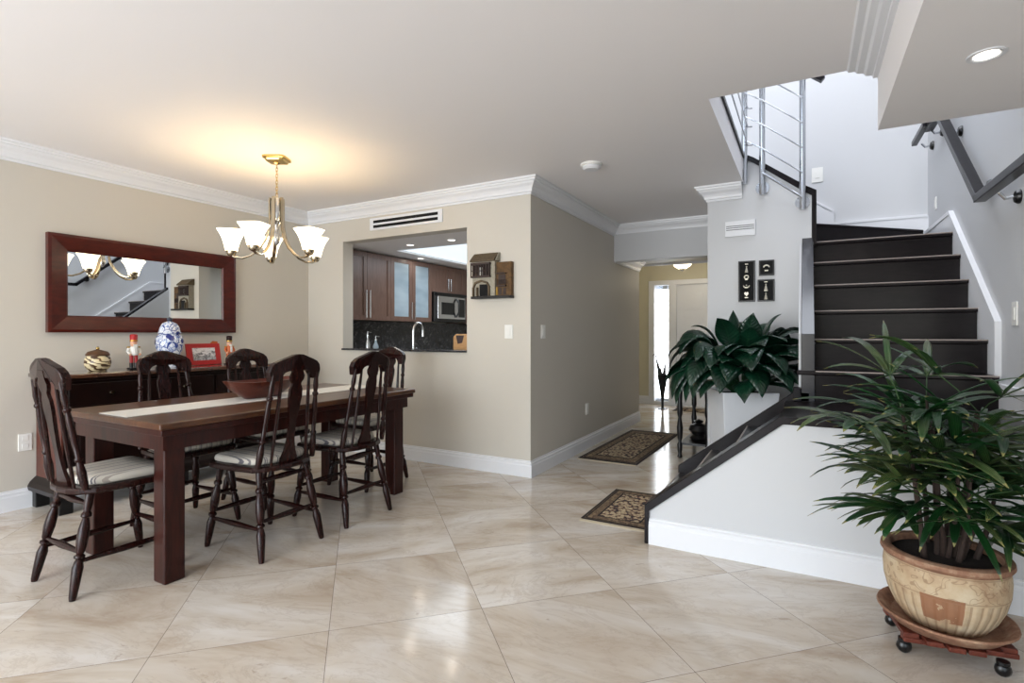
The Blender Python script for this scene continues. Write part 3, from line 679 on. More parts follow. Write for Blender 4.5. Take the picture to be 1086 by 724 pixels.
# nutcracker figures
red = plain('nutcracker_red', srgb(176,32,34), .4); skin = plain('painted_skin', srgb(222,170,140), .5); whitep = plain('painted_white', srgb(232,230,224), .5)
gold = plain('painted_gold', srgb(190,150,70), .35, .6); orange = plain('painted_orange', srgb(196,98,44), .5)
def nutcracker(loc, label, rz, coat, legc, hatc, s=1):
    n_ = thing('nutcracker_figure', label, 'figurine', loc, rz, 'nutcracker figures on the sideboard')
    f = lambda *a: tuple(v*s for v in a)
    B().box(*f(-.035,.035,-.03,.03,0,.012)).build('base', M['black'], n_, bevel=.002)
    for sx in (-1,1):
        B().lathe([(.013*s,.012*s),(.014*s,.05*s)], (sx*.016*s,0,0), seg=12).build('boot', M['blackplastic'], n_, smooth=True)
        B().lathe([(.0125*s,.05*s),(.013*s,.115*s)], (sx*.016*s,0,0), seg=12).build('leg', legc, n_, smooth=True)
        B().tube([f(sx*.032,0,.165),f(sx*.045,-.004,.14),f(sx*.036,-.018,.118)], .0095*s, 10).build('arm', coat, n_, smooth=True)
        B().sphere(f(sx*.034,-.02,.114), .010*s).build('hand', skin, n_, smooth='all')
        B().sphere(f(sx*.036,0,.17), .013*s, (1,1,.5)).build('epaulette', gold, n_, smooth='all')
    B().lathe([(.028*s,.108*s),(.031*s,.115*s),(.027*s,.14*s),(.030*s,.172*s),(.014*s,.18*s)], seg=16).build('body', coat, n_, smooth=True)
    B().box(*f(-.008,.008,-.034,-.027,.118,.17)).build('jacket_front', whitep, n_)
    B().lathe([(.016*s,.176*s),(.022*s,.185*s),(.023*s,.205*s),(.019*s,.216*s)], seg=16).build('head', skin, n_, smooth=True)
    B().prism([(-.013*s,.192*s),(.013*s,.192*s),(.008*s,.168*s),(-.008*s,.168*s)], 'y', -.028*s, -.019*s).build('beard', whitep, n_)
    B().lathe([(.025*s,.212*s),(.024*s,.218*s),(.026*s,.262*s),(.02*s,.27*s),(0,.272*s)], seg=16).build('hat', hatc, n_, smooth=True)
    B().lathe([(.0265*s,.216*s),(.0265*s,.226*s)], seg=16).build('hat_band', gold, n_)
nutcracker((-4.57,2.165,TZ),'slim nutcracker figure in red between the beige jar and the blue vase',PI/2,whitep,red,red)
nutcracker((-4.50,2.90,TZ),'nutcracker figure with orange coat at the right of the red picture frame',PI/2,orange,orange,M['chair'],.95)
# ginger jar
def porcelain():
    k = N('blue_white_porcelain'); co = k.mapping(k.co.outputs['Object'], (1,1,1))
    nz = k.noise(co, 46, 5, .7, 1.5); v = k.n('TexVoronoi', feature='DISTANCE_TO_EDGE'); k.l(co, v.inputs['Vector']); v.inputs['Scale'].default_value = 17
    big = k.n('TexVoronoi', feature='F1'); k.l(co, big.inputs['Vector']); big.inputs['Scale'].default_value = 13
    c = k.ramp(nz, [(.0, srgb(40,60,130)), (.44, srgb(120,140,190)), (.50, srgb(226,230,236)), (1, srgb(236,238,242))])
    c = k.mix(k.math('LESS_THAN', v.outputs['Distance'], .03), c, srgb(50,70,140))
    c = k.mix(k.math('LESS_THAN', big.outputs['Distance'], .3), c, srgb(34,48,120))
    k.set(c, .08, 0, Coat_Weight=.5); return k.m
gj = thing('ginger_jar','tall blue and white porcelain jar with a domed lid on the sideboard','vase',(-4.57,2.43,TZ)); pm = porcelain()
B().lathe([(.06,0),(.062,.01),(.055,.03),(.07,.08),(.095,.15),(.105,.2),(.1,.235),(.09,.256),(.078,.268),(.07,.28)], seg=36).build('body', pm, gj, smooth=True)
B().lathe([(.080,.274),(.084,.284),(.077,.292),(.070,.325),(.052,.358),(.02,.375),(.012,.378)], seg=36).build('lid', pm, gj, smooth=True)
B().lathe([(.012,.376),(.022,.39),(.02,.402),(.0,.412)], seg=16).build('knob', plain('jar_knob', srgb(50,54,66), .2), gj, smooth=True)
# red picture frame
rf = thing('picture_frame','red photo frame with a small black-and-white landscape on the sideboard','picture frame',(-4.64,2.765,TZ+.001), PI/2)
Mt = Matrix.Rotation(math.radians(-12),4,'X')
B().box(-.15,.15,-.008,.008,0,.19).build('frame', plain('red_lacquer', srgb(178,30,28), .35), rf, bevel=.002, M=Mt)
def photo_mat():
    k = N('grey_landscape_print'); nz = k.noise(k.mapping(k.co.outputs['Object'], (1,1,1.8)), 26, 5, .7, .5); s_ = k.n('SeparateXYZ'); k.l(k.co.outputs['Object'], s_.inputs[0])
    g_ = k.math('MULTIPLY_ADD', s_.outputs[2], -2.2, k.math('ADD', nz, .18))
    k.set(k.ramp(g_, [(.4, srgb(225,225,228)), (.5, srgb(150,152,156)), (.56, srgb(60,62,66)), (.62, srgb(190,192,196))]), .3); return k.m
B().box(-.10,.10,-.0105,-.008,.04,.15).build('print', photo_mat(), rf, M=Mt)
B().prism([(-.0,.0),(.05,.0),(.02,.1)], 'x', -.02, .02).build('stand', M['black'], rf)
tag(B().prism([(0,0),(.08,0),(.075,.055),(.03,.06),(.01,.04)], 'y', -.002, .002).build('orange_card', orange, None), 'small orange card behind the corner of the red photo frame', 'card')
oc = bpy.data.objects['orange_card']; oc.rotation_euler = (0,0,PI/2); oc.location = (-4.685,2.83,TZ+.15)
B().box(.03,.036,-.002,.002,-.15,.02).build('stick', M['oakboard'], oc)

# ------------------------------------------------------------------ dining table
tb = thing('dining_table','long dark wooden dining table with thick square legs','table',(-3.12,2.28,0))
B().box(-.50,.50,-.928,.91,.768,.80).build('tabletop', M['tabletop'], tb, bevel=.008)
B().box(-.488,.488,-.916,.898,.738,.768).build('edge_moulding', M['table'], tb, bevel=.004)
b = B(); b.box(-.44,-.415,-.86,.86,.66,.745); b.box(.415,.44,-.86,.86,.66,.745); b.box(-.44,.44,-.885,-.86,.66,.745); b.box(-.44,.44,.86,.885,.66,.745)
b.build('apron', M['table'], tb)
for sx in (-1,1):
    for sy in (-1,1):
        x = sx*.355 if sx > 0 else -.345; y = .83 if sy > 0 else -.81
        B().box(x-.05,x+.05,y-.05,y+.05,0,.745).build('leg', M['table'], tb, bevel=.008)
rn = B()
nn = 24
for i in range(nn):
    pass
rn.box(-.14,.14,-.90,.90,.8005,.804)
ro = tag(rn.build('table_runner', M['runner'], None, bevel=.001), 'cream woven runner laid along the dining table', 'table runner'); ro.location = (-3.12,2.28,0)
# dough bowl: rounded trough with flared sides
bw = B(); prof = [(.04,.11,0),(.05,.12,.004),(.10,.20,.06),(.125,.245,.11),(.115,.235,.112),(.09,.19,.06),(.04,.11,.016)]
rings = []
for (rx, ry, z) in prof:
    rings.append([bw.bm.verts.new((rx*math.copysign(abs(math.cos(a))**.7, math.cos(a)), ry*math.copysign(abs(math.sin(a))**.85, math.sin(a)), z + .012*(abs(math.sin(a))**4)*(z > .1))) for a in [2*PI*i/36 for i in range(36)]])
for A_, B_ in zip(rings, rings[1:]):
    for i in range(36): bw.bm.faces.new((A_[i],A_[(i+1)%36],B_[(i+1)%36],B_[i]))
bw.bm.faces.new(rings[0]); bw.bm.faces.new(rings[-1])
tag(bw.build('wooden_bowl', M['bowl'], None, smooth=True), 'oval carved reddish wooden bowl on the table runner', 'bowl').location = (-3.13,2.24,.8045)

# ------------------------------------------------------------------ dining chairs
TURN = [(.012,0),(.015,.03),(.019,.16),(.022,.30),(.016,.36),(.013,.375),(.021,.39),(.021,.41),(.013,.425),(.018,.45),(.023,.56),(.022,.66),(.015,.74),(.013,.76),(.021,.775),(.021,.80),(.014,.82),(.017,.88),(.018,1)]
SPOST = [(.013,0),(.017,.06),(.019,.16),(.014,.24),(.011,.26),(.017,.275),(.017,.295),(.011,.31),(.014,.45),(.015,.62),(.012,.70),(.011,.72),(.017,.735),(.017,.755),(.011,.77),(.015,.84),(.012,.93),(.011,1)]
SPIN = [(.007,0),(.009,.2),(.011,.5),(.009,.8),(.006,1)]
STR = [(.009,0),(.012,.2),(.016,.45),(.016,.55),(.012,.8),(.009,1)]
def make_chair():
    c = thing('dining_chair','x','chair'); m = M['chair']
    # seat: squarish with bowed back
    out = [(-.20,.21),(.20,.21),(.225,.185),(.225,.10),(.21,-.05),(.195,-.15),(.15,-.20),(.08,-.225),(0,-.232),(-.08,-.225),(-.15,-.20),(-.195,-.15),(-.21,-.05),(-.225,.10),(-.225,.185)]
    B().prism(out[::-1], 'z', .462, .495).build('seat', m, c, bevel=.01)
    # cushion, softly domed
    cu = B(); rr = []
    for (s_, z) in [(.86,.4955),(.91,.503),(.92,.518),(.905,.530),(.86,.537),(.4,.540)]:
        rr.append([cu.bm.verts.new((x*s_*.98, .01+y*s_*.92, z)) for x, y in out])
    for A_, B_ in zip(rr, rr[1:]):
        for i in range(len(out)): cu.bm.faces.new((A_[i],A_[(i+1)%len(out)],B_[(i+1)%len(out)],B_[i]))
    cu.bm.faces.new(rr[0]); cu.bm.faces.new(rr[-1])
    cu.build('cushion', M['stripe'], c, smooth='all')
    feet = {(-1,1):(-.205,.235), (1,1):(.205,.235), (-1,-1):(-.2,-.245), (1,-1):(.2,-.245)}
    tops = {(-1,1):(-.165,.165), (1,1):(.165,.165), (-1,-1):(-.15,-.155), (1,-1):(.15,-.155)}
    def at(k, z):
        f, t = feet[k], tops[k]; q = z/.465; return (f[0]+(t[0]-f[0])*q, f[1]+(t[1]-f[1])*q, z)
    for k in feet: B().lathe([(r*1.05,t) for r,t in TURN], at(k,0), at(k,.465), seg=12).build('leg', m, c, smooth=True)
    for a, e, z in [((-1,1),(-1,-1),.165),((1,1),(1,-1),.165),((-1,1),(1,1),.205),((-1,-1),(1,-1),.205),((-1,-1),(1,-1),.415)]:
        B().lathe(STR, at(a,z), at(e,z), seg=10).build('stretcher', m, c, smooth=True)
    # back: leaning plane, y = by(z)
    by = lambda z: -.185 - (z-.49)*.16
    Z0, Z1 = .49, 1.0
    for sx in (-1,1):
        B().lathe(SPOST, (sx*.18, by(Z0), Z0), (sx*.142, by(Z1), Z1), seg=12).build('back_post', m, c, smooth=True)
        B().lathe(SPIN, (sx*.115, by(Z0)-.018, Z0), (sx*.088, by(1.02), 1.02), seg=8).build('spindle', m, c, smooth=True)
    # splat outline (half width, z)
    half = [(.05,.492),(.052,.52),(.036,.56),(.023,.62),(.021,.68),(.027,.75),(.036,.82),(.042,.87),(.040,.91),(.028,.935),(.028,.945),(.042,.965),(.046,.985),(.034,1.01),(.030,1.05)]
    poly = [(w_,z) for w_,z in half] + [(-w_,z) for w_,z in half[::-1]]
    s_ = B().prism(poly, 'y', -.008, .008)
    for v in s_.bm.verts: v.co.y += by(v.co.z)-.012
    s_.build('splat', m, c)
    top = [(-.168,.952),(-.178,1.005),(-.168,1.035),(-.145,1.056),(-.11,1.07),(-.07,1.083),(-.03,1.097),(0,1.10),(.03,1.097),(.07,1.083),(.11,1.07),(.145,1.056),(.168,1.035),(.178,1.005),(.168,.952)]
    bot = [(.128,.955),(.108,.958),(.10,.978),(.082,.998),(.055,1.006),(0,1.0),(-.055,1.006),(-.082,.998),(-.10,.978),(-.108,.958),(-.128,.955)]
    cr = B().prism([(x*.95,z+.008) for x,z in top+bot], 'y', -.019, .019)
    for v in cr.bm.verts: v.co.y += by(v.co.z) + .6*v.co.x**2
    cr.build('crest_rail', m, c, bevel=.005)
    return c
G = 'dining chairs around the table'
ch = make_chair(); ch['group'] = G
spots = [(-3.13,1.38,0,'dark wooden chair at the left head of the dining table'),
 (-2.775,2.01,PI/2,'dark wooden chair on the near side, left one, closest to the camera'),
 (-2.765,2.595,PI/2,'dark wooden chair on the near side of the table, right one'),
 (-3.50,1.965,-PI/2,'dark wooden chair on the sideboard side, in front of the blue vase'),
 (-3.51,2.57,-PI/2,'dark wooden chair on the sideboard side, just behind the wooden bowl'),
 (-3.165,3.25,PI,'dark wooden chair at the far right head of the table, by the kitchen wall')]
for i, (x, y, rz, la) in enumerate(spots):
    if i == 0: ch.location = (x,y,0); ch.rotation_euler = (0,0,rz); ch['label'] = la
    else: dup(ch, (x,y,0), rz, la)

# ------------------------------------------------------------------ chandelier
cx, cy = -3.47, 2.61
cd = thing('chandelier','nickel five-arm chandelier with white glass shades above the dining table','chandelier',(cx,cy,H), math.radians(29.08+0))
B().lathe([(.085,-.001),(.085,-.014),(.07,-.02),(.066,-.032),(.02,-.04),(.008,-.05)], seg=32, sq=6, rot=0).build('canopy', M['brass'], cd)
chn = B(); z = -.05; k = 0
while z > -.30:
    pts = [(.008*math.cos(a)*(k%2), .008*math.cos(a)*((k+1)%2), z-.014+.017*math.sin(a)) for a in [2*PI*i/10 for i in range(11)]]
    chn.tube(pts, .0022, 5, cap=False); z -= .024; k += 1
chn.build('chain', M['brass'], cd)
B().lathe([(.006,-.29),(.03,-.298),(.04,-.31),(.04,-.47),(.034,-.48),(.014,-.51),(.018,-.56),(.026,-.60),(.018,-.64),(0,-.66)], seg=20).build('column', M['chrome'], cd, smooth=True)
for i in range(5):
    th = math.radians(-94+72*i)          # 0 = towards the camera
    dx, dy = math.cos(th), math.sin(th)
    path = [(.047,-.302),(.050,-.33),(.050,-.45),(.056,-.53),(.075,-.61),(.12,-.685),(.175,-.735),(.235,-.758),(.285,-.755),(.308,-.742)]
    arm = B()
    arm.tube([(dx*r,dy*r,z) for r,z in path], 0, 8, flat=(.015,.009))
    arm = arm.build('arm', M['nickel'], cd, smooth=True)
    px, py = dx*.31, dy*.31
    B().lathe([(.012,-.75),(.026,-.742),(.034,-.725),(.036,-.705),(.03,-.70)], (px,py,0), seg=16).build('socket_cup', M['nickel'], cd, smooth=True)
    sh = B().lathe([(.036,-.708),(.040,-.69),(.046,-.66),(.056,-.625),(.070,-.59),(.088,-.558),(.085,-.557),(.066,-.592),(.052,-.626),(.040,-.665),(.033,-.70)], (px,py,0), seg=32, sq=5, rot=0, cap=False)
    bmesh.ops.rotate(sh.bm, cent=(px,py,0), matrix=Matrix.Rotation(th,3,'Z'), verts=sh.bm.verts)
    sh.build('glass_shade', M['shade'], cd, smooth=True)
    wx = cx + math.cos(YAW)*px - math.sin(YAW)*py; wy = cy + math.sin(YAW)*px + math.cos(YAW)*py
    point('chandelier_bulb', (wx,wy,H-.61), 1.3, (1,.80,.50), .03)

# ------------------------------------------------------------------ wall ornament (little house relief)
wh = thing('house_relief','small ceramic relief of two old houses with balconies hung on the beige wall','wall ornament',(-2.405,4.01,1.53)); wh.scale = (.94,1,1)
stucco = plain('relief_stucco', srgb(182,174,156), .7, bump=.8, bscale=60, var=.55); tile_ = wood('relief_roof_tiles', srgb(70,58,44), srgb(112,96,74), .8, (60,60,8), 0)
brown = plain('relief_brown', srgb(52,34,28), .6, bump=.3); ochre = wood('relief_ochre', srgb(70,50,32), srgb(118,88,52), .7, (8,8,8), 0)
B().box(-.21,.21,-.085,-.0005,0,.022).build('ground_strip', M['black'], wh, bevel=.002)
B().box(-.20,.045,-.07,-.0005,.022,.335).build('tall_house_wall', stucco, wh, bevel=.003)
B().box(.045,.205,-.045,-.0005,.022,.315).build('low_house_wall', ochre, wh, bevel=.003)
B().prism([(-.095,.325),(-.095,.338),(-.02,.405),(-.0005,.405),(-.0005,.325)], 'x', -.215, .05).build('tiled_roof', tile_, wh)
B().prism([(-.075,.33),(-.018,.405),(-.0005,.405),(-.0005,.33)], 'x', .05, .062).build('gable', stucco, wh)
b = B().box(-.205,.005,-.098,-.07,.295,.315).box(-.205,.005,-.098,-.07,.185,.20)
for i in range(8): b.box(-.205+i*.0285,-.197+i*.0285,-.097,-.088,.20,.30)
b.box(-.2,.0,-.075,-.07,.20,.295); b.box(-.205,.005,-.097,-.09,.24,.247)
b.build('balcony', brown, wh)
B().box(-.115,-.085,-.078,-.076,.205,.275).build('balcony_door', whitep, wh)
B().prism([(-.075,.15),(-.035,.17),(.0,.15),(.0,.15)][:3] and [(-.19,.10),(-.17,.145),(-.10,.165),(-.03,.145),(-.0,.10),(-.015,.10),(-.04,.13),(-.10,.148),(-.16,.13),(-.175,.10)], 'y', -.085, -.07).build('arch', tile_, wh)
B().box(-.12,-.03,-.074,-.07,.022,.125).build('doorway', M['slot'], wh)
for x in (-.185,-.14,-.012): B().box(x-.008,x+.008,-.088,-.07,.022,.10).build('pillar', tile_, wh)
b = B().box(.06,.155,-.065,-.045,.21,.222).box(.06,.155,-.065,-.045,.10,.112)
for i in range(6): b.box(.06+i*.018,.065+i*.018,-.063,-.058,.112,.16)
b.box(.07,.145,-.048,-.045,.125,.205); b.build('balcony', brown, wh)
B().box(.075,.105,-.048,-.045,.03,.09).box(.12,.15,-.048,-.045,.03,.09).build('shop_doors', brown, wh)
B().box(.047,.06,-.05,-.045,.03,.1).build('painted_strip', gold, wh)

# ------------------------------------------------------------------ three black pictures with silver ornaments
silver = plain('pale_silver', srgb(206,200,184), .35, .4)
def orn(bd, cx_, cz, kind, s=1):
    y0_, y1_ = -.034, -.024
    if kind == 'figure':
        bd.lathe([(.012*s,0),(.008*s,.5),(.003*s,1)], (cx_,-.026,cz-.02*s), (cx_,-.026,cz+.018*s), seg=8); bd.sphere((cx_,-.028,cz+.022*s), .005*s); bd.box(cx_-.010*s,cx_+.010*s,y0_,y1_,cz+.036*s,cz+.042*s)
    elif kind == 'ring':
        bd.tube([(cx_+.013*s*math.cos(a),-.029,cz+.012*s*math.sin(a)) for a in [PI*2*i/14 for i in range(15)]], .004*s, 6); bd.box(cx_-.009*s,cx_+.009*s,y0_,y1_,cz-.02*s,cz-.012*s)
    elif kind == 'crescent':
        bd.tube([(cx_+.019*s*math.cos(a),-.029,cz+.016*s*math.sin(a)) for a in [PI+PI*i/12 for i in range(13)]], [.003+.004*math.sin(PI*i/12) for i in range(13)], 6); bd.sphere((cx_,-.029,cz), .005*s)
    elif kind == 'arch':
        bd.tube([(cx_+.017*s*math.cos(a),-.029,cz+.014*s*math.sin(a)) for a in [PI*i/12 for i in range(13)]], .005*s, 6); bd.box(cx_-.011*s,cx_+.011*s,y0_,y1_,cz-.026*s,cz-.018*s)
    elif kind == 'heart':
        bd.prism([(cx_,cz-.016*s),(cx_+.014*s,cz),(cx_+.012*s,cz+.011*s),(cx_+.005*s,cz+.014*s),(cx_,cz+.009*s),(cx_-.005*s,cz+.014*s),(cx_-.012*s,cz+.011*s),(cx_-.014*s,cz)], 'y', y0_, y1_); bd.box(cx_-.011*s,cx_+.011*s,y0_,y1_,cz-.028*s,cz-.022*s)
def picture(x0,x1,z0,z1,label,items):
    p = thing('black_picture', label, 'picture', ((x0+x1)/2,5.05,z0),0,'black pictures with silver ornaments'); w2=(x1-x0)/2; h_=z1-z0
    B().box(-w2,w2,-.02,-.0005,0,h_).build('frame', M['blackplastic'], p, bevel=.003)
    B().box(-w2+.01,w2-.01,-.0225,-.02,.01,h_-.01).build('backing', M['slot'], p)
    for kd, zz in items:
        o = B(); orn(o, 0, zz*h_, kd, 1.25); o.build('ornament', silver, p)
picture(-.522,-.388,1.50,1.858,'tall narrow black picture with four silver ornaments',[('figure',.78),('ring',.60),('crescent',.40),('heart',.19)])
picture(-.358,-.238,1.722,1.855,'small square black picture with one arched silver ornament, upper right',[('arch',.52)])
picture(-.368,-.236,1.50,1.69,'black picture with two silver figures under the small square one',[('figure',.62),('figure',.22)])

# ------------------------------------------------------------------ plants
def leafmat(name, c0, c1, stripes=None, rough=.32):
    k = N(name); a = k.n('Attribute'); a.attribute_name = 'luv'; a.attribute_type = 'GEOMETRY'
    s_ = k.n('SeparateXYZ'); k.l(a.outputs['Vector'], s_.inputs[0])
    nz = k.noise(k.co.outputs['Object'], 7, 3)
    col = k.ramp(nz, [(.3, c0), (.7, c1)])
    ax = k.math('ABSOLUTE', s_.outputs[0])
    if stripes:
        w_ = k.math('SINE', k.math('MULTIPLY', s_.outputs[0], 22))
        n2 = k.noise(k.co.outputs['Object'], 3.1, 1)
        m_ = k.math('MULTIPLY', k.math('GREATER_THAN', w_, .45), k.ramp(n2, [(.45,(0,0,0)),(.62,(.6,.6,.6))]))
        col = k.mix(m_, col, stripes)
        tip = k.math('MULTIPLY', k.math('GREATER_THAN', s_.outputs[1], .93), .6); col = k.mix(tip, col, srgb(150,140,80))
        k.bump(w_, .3, .003)
    else:
        rib = k.math('SINE', k.math('ADD', k.math('MULTIPLY', s_.outputs[1], 70), k.math('MULTIPLY', ax, -14)))
        mid = k.math('LESS_THAN', ax, .05)
        col = k.mix(k.math('MULTIPLY', mid, .25), col, srgb(50,90,60)); k.bump(rib, .22, .004)
    k.set(col, rough); k.m.use_backface_culling = False; return k.m
def leaf(bd, luv, p, d, L, W, droop, shape, n=9, fold=.25, roll=0, curl=0):
    """blade starting at p in direction d that bends down; shape(t) gives half width 0..1"""
    p = Vector(p); d = Vector(d).normalized(); side = d.cross(Vector((0,0,1)))
    if side.length < .05: side = Vector((math.cos(roll*7), math.sin(roll*7), 0))
    side.normalize(); step = L/n; prev = None
    for i in range(n+1):
        t = i/n; up = side.cross(d).normalized(); s2 = (side*math.cos(roll) + up*math.sin(roll)); u2 = (up*math.cos(roll) - side*math.sin(roll))
        hw = W*shape(t)
        row = []
        for f in (-1,-.5,0,.5,1):
            v = bd.bm.verts.new(p + s2*hw*f + u2*hw*abs(f)*fold*2 - u2*curl*hw*f*f); luv.append((f, t, 0)); row.append(v)
        if prev:
            for a, b_ in zip(range(4), range(1,5)): bd.bm.faces.new((prev[a],prev[b_],row[b_],row[a]))
        prev = row; p = p + d*step
        d = (d + Vector((0,0,-1))*droop*step*(1+1.2*t)).normalized()
def build_leaves(bd, luv, name, mat, parent):
    bmesh.ops.recalc_face_normals
    me = bpy.data.meshes.new(name); bd.bm.verts.ensure_lookup_table(); bd.bm.verts.index_update()
    bd.bm.to_mesh(me); bd.bm.free()
    at = me.attributes.new('luv', 'FLOAT_VECTOR', 'POINT')
    for i, v in enumerate(luv): at.data[i].vector = v
    for p in me.polygons: p.use_smooth = True
    me.materials.append(mat); ob = bpy.data.objects.new(name, me); C.objects.link(ob); ob.parent = parent
    md = ob.modifiers.new('solid','SOLIDIFY'); md.thickness = .0008
    return ob

# white square planter
PX, PY = -.45, 4.55
pl = thing('white_planter','tall tapered square white planter behind the lower stairs','planter',(PX,PY,0),math.radians(25))
s4 = math.sqrt(2)
b = B(); rings = []
for hw, z in [(.165,0),(.208,.775),(.190,.775),(.186,.72)]:
    rings.append([b.bm.verts.new((sx*hw,sy*hw,z)) for sx,sy in ((-1,-1),(1,-1),(1,1),(-1,1))])
for A_, B_ in zip(rings, rings[1:]):
    for i in range(4): b.bm.faces.new((A_[i],A_[(i+1)%4],B_[(i+1)%4],B_[i]))
b.bm.faces.new(rings[0]); b.build('body', M['white'], pl, bevel=.004)
B().box(-.187,.187,-.187,.187,.70,.745).build('soil', M['soil'], pl)
random.seed(11)
lilym = leafmat('peace_lily_leaf', srgb(5,30,20), srgb(14,54,36), None, .3)
ly = thing('leafy_plant','lush dark green broad-leaved plant in the tall white planter','plant',(PX,PY,.745))
bd = B(); luv = []; sm = B()
shp = lambda t: (math.sin(PI*min(1,t*1.02)**.75))**.85 if 0 < t < 1 else .02
specs = []
# (azimuth in view space: 0=right, 90=away, 180=left, 270=toward camera), elevation, stem length, leaf L, W, droop
hand = [(178,58,.34,.40,.085,9.5),(183,40,.36,.36,.10,5.0),(165,70,.33,.42,.085,8),(200,35,.30,.40,.075,9),(100,82,.42,.24,.075,.5),(60,76,.42,.36,.09,6),(10,66,.38,.40,.085,7.5),
(0,50,.38,.34,.075,6.5),(-8,36,.34,.34,.085,6),(20,56,.42,.30,.08,5.5),(-25,34,.28,.36,.10,7),(-50,40,.26,.36,.11,6),(-75,48,.24,.38,.11,5.6),(-100,42,.22,.36,.10,6.5),(-125,46,.26,.36,.11,6),
(-150,38,.26,.38,.095,7),(215,56,.28,.36,.10,6.5),(-90,66,.3,.34,.115,4.5),(-60,60,.3,.34,.12,5),(-120,62,.3,.34,.115,5.2),(-35,62,.34,.34,.11,5.5),(150,60,.34,.32,.09,6),(120,66,.36,.32,.09,5),(40,62,.36,.32,.09,6),(-20,30,.26,.32,.09,5),(-60,28,.2,.26,.08,5),(185,62,.42,.40,.09,7.5),(195,32,.34,.42,.08,7),(90,50,.3,.32,.09,5),(70,40,.3,.3,.09,5),(110,40,.3,.3,.09,5),
(172,48,.40,.38,.09,8),(188,30,.34,.40,.09,9),(205,44,.34,.36,.10,7.5),(160,52,.38,.34,.09,7),(-140,54,.34,.34,.11,6),(-110,54,.34,.36,.12,6),(-80,52,.32,.36,.12,6),(-50,52,.34,.36,.11,6),(-30,46,.36,.36,.10,6.5),(-12,52,.38,.34,.09,7),(8,42,.40,.32,.08,6),(-90,80,.36,.28,.10,3),(-40,74,.38,.30,.10,4),(-140,74,.38,.30,.10,4),(30,70,.40,.30,.09,4.5),(150,72,.38,.30,.09,5),(-65,44,.26,.34,.12,5.5),(-120,44,.26,.34,.11,5.5)]
hand += [(a+random.uniform(-14,14), min(84, e_+random.uniform(-12,16)), s_*random.uniform(.8,1.12), L_*random.uniform(.75,1), W_*.95, d_*random.uniform(.6,1)) for a, e_, s_, L_, W_, d_ in hand[:40]]
for az, el, sl, L, W, dr_ in hand:
    a = math.radians(az + random.uniform(-5,5)) + YAW; e = math.radians(el + random.uniform(-4,4))
    d0 = Vector((math.cos(a)*math.cos(e), math.sin(a)*math.cos(e), math.sin(e)))
    base_ = Vector((math.cos(a)*.05, math.sin(a)*.05, 0)); mid = base_ + d0*sl*.55 + Vector((0,0,.02)); end = base_ + d0*sl + Vector((0,0,.0))
    sm.tube([base_, mid, end], [.006,.005,.004], 6)
    leaf(bd, luv, end, (end-mid), L*1.05, W*.92, dr_*.92, shp, 10, .10, random.uniform(-.5,.5), .25)
build_leaves(bd, luv, 'foliage', lilym, ly)
sm.build('stems', plain('lily_stems', srgb(30,70,40), .5), ly, smooth=True)

# palm in terracotta pot
QX, QY = .47, 2.62
cad = thing('plant_caddy','round reddish wooden plant caddy on black casters under the saucer','plant caddy',(QX,QY,0),math.radians(10))
redwood = wood('caddy_red_wood', srgb(78,34,24), srgb(112,54,38), .5, (12,3,12), .1)
for i, x in enumerate((-.145,-.085,-.025,.035,.095,.15)):
    h_ = math.sqrt(max(.014, .182**2 - x*x)); B().box(x-.026,x+.026,-h_,h_,.072,.09).build('slat', redwood, cad, bevel=.003)
for y in (-.10,.10): B().box(-.17,.18,y-.02,y+.02,.054,.072).build('crossbar', redwood, cad, bevel=.003)
for (x, y) in ((-.16,-.09),(.12,-.145),(.17,.09),(-.14,.11)):
    q = B().sphere((x,y,.026), .026, (1,.75,1)).build('caster', M['blackplastic'], cad, smooth='all')
    B().lathe([(.012,.035),(.02,.045),(.02,.056)], (x,y,0), seg=10).build('fork', M['black'], q)
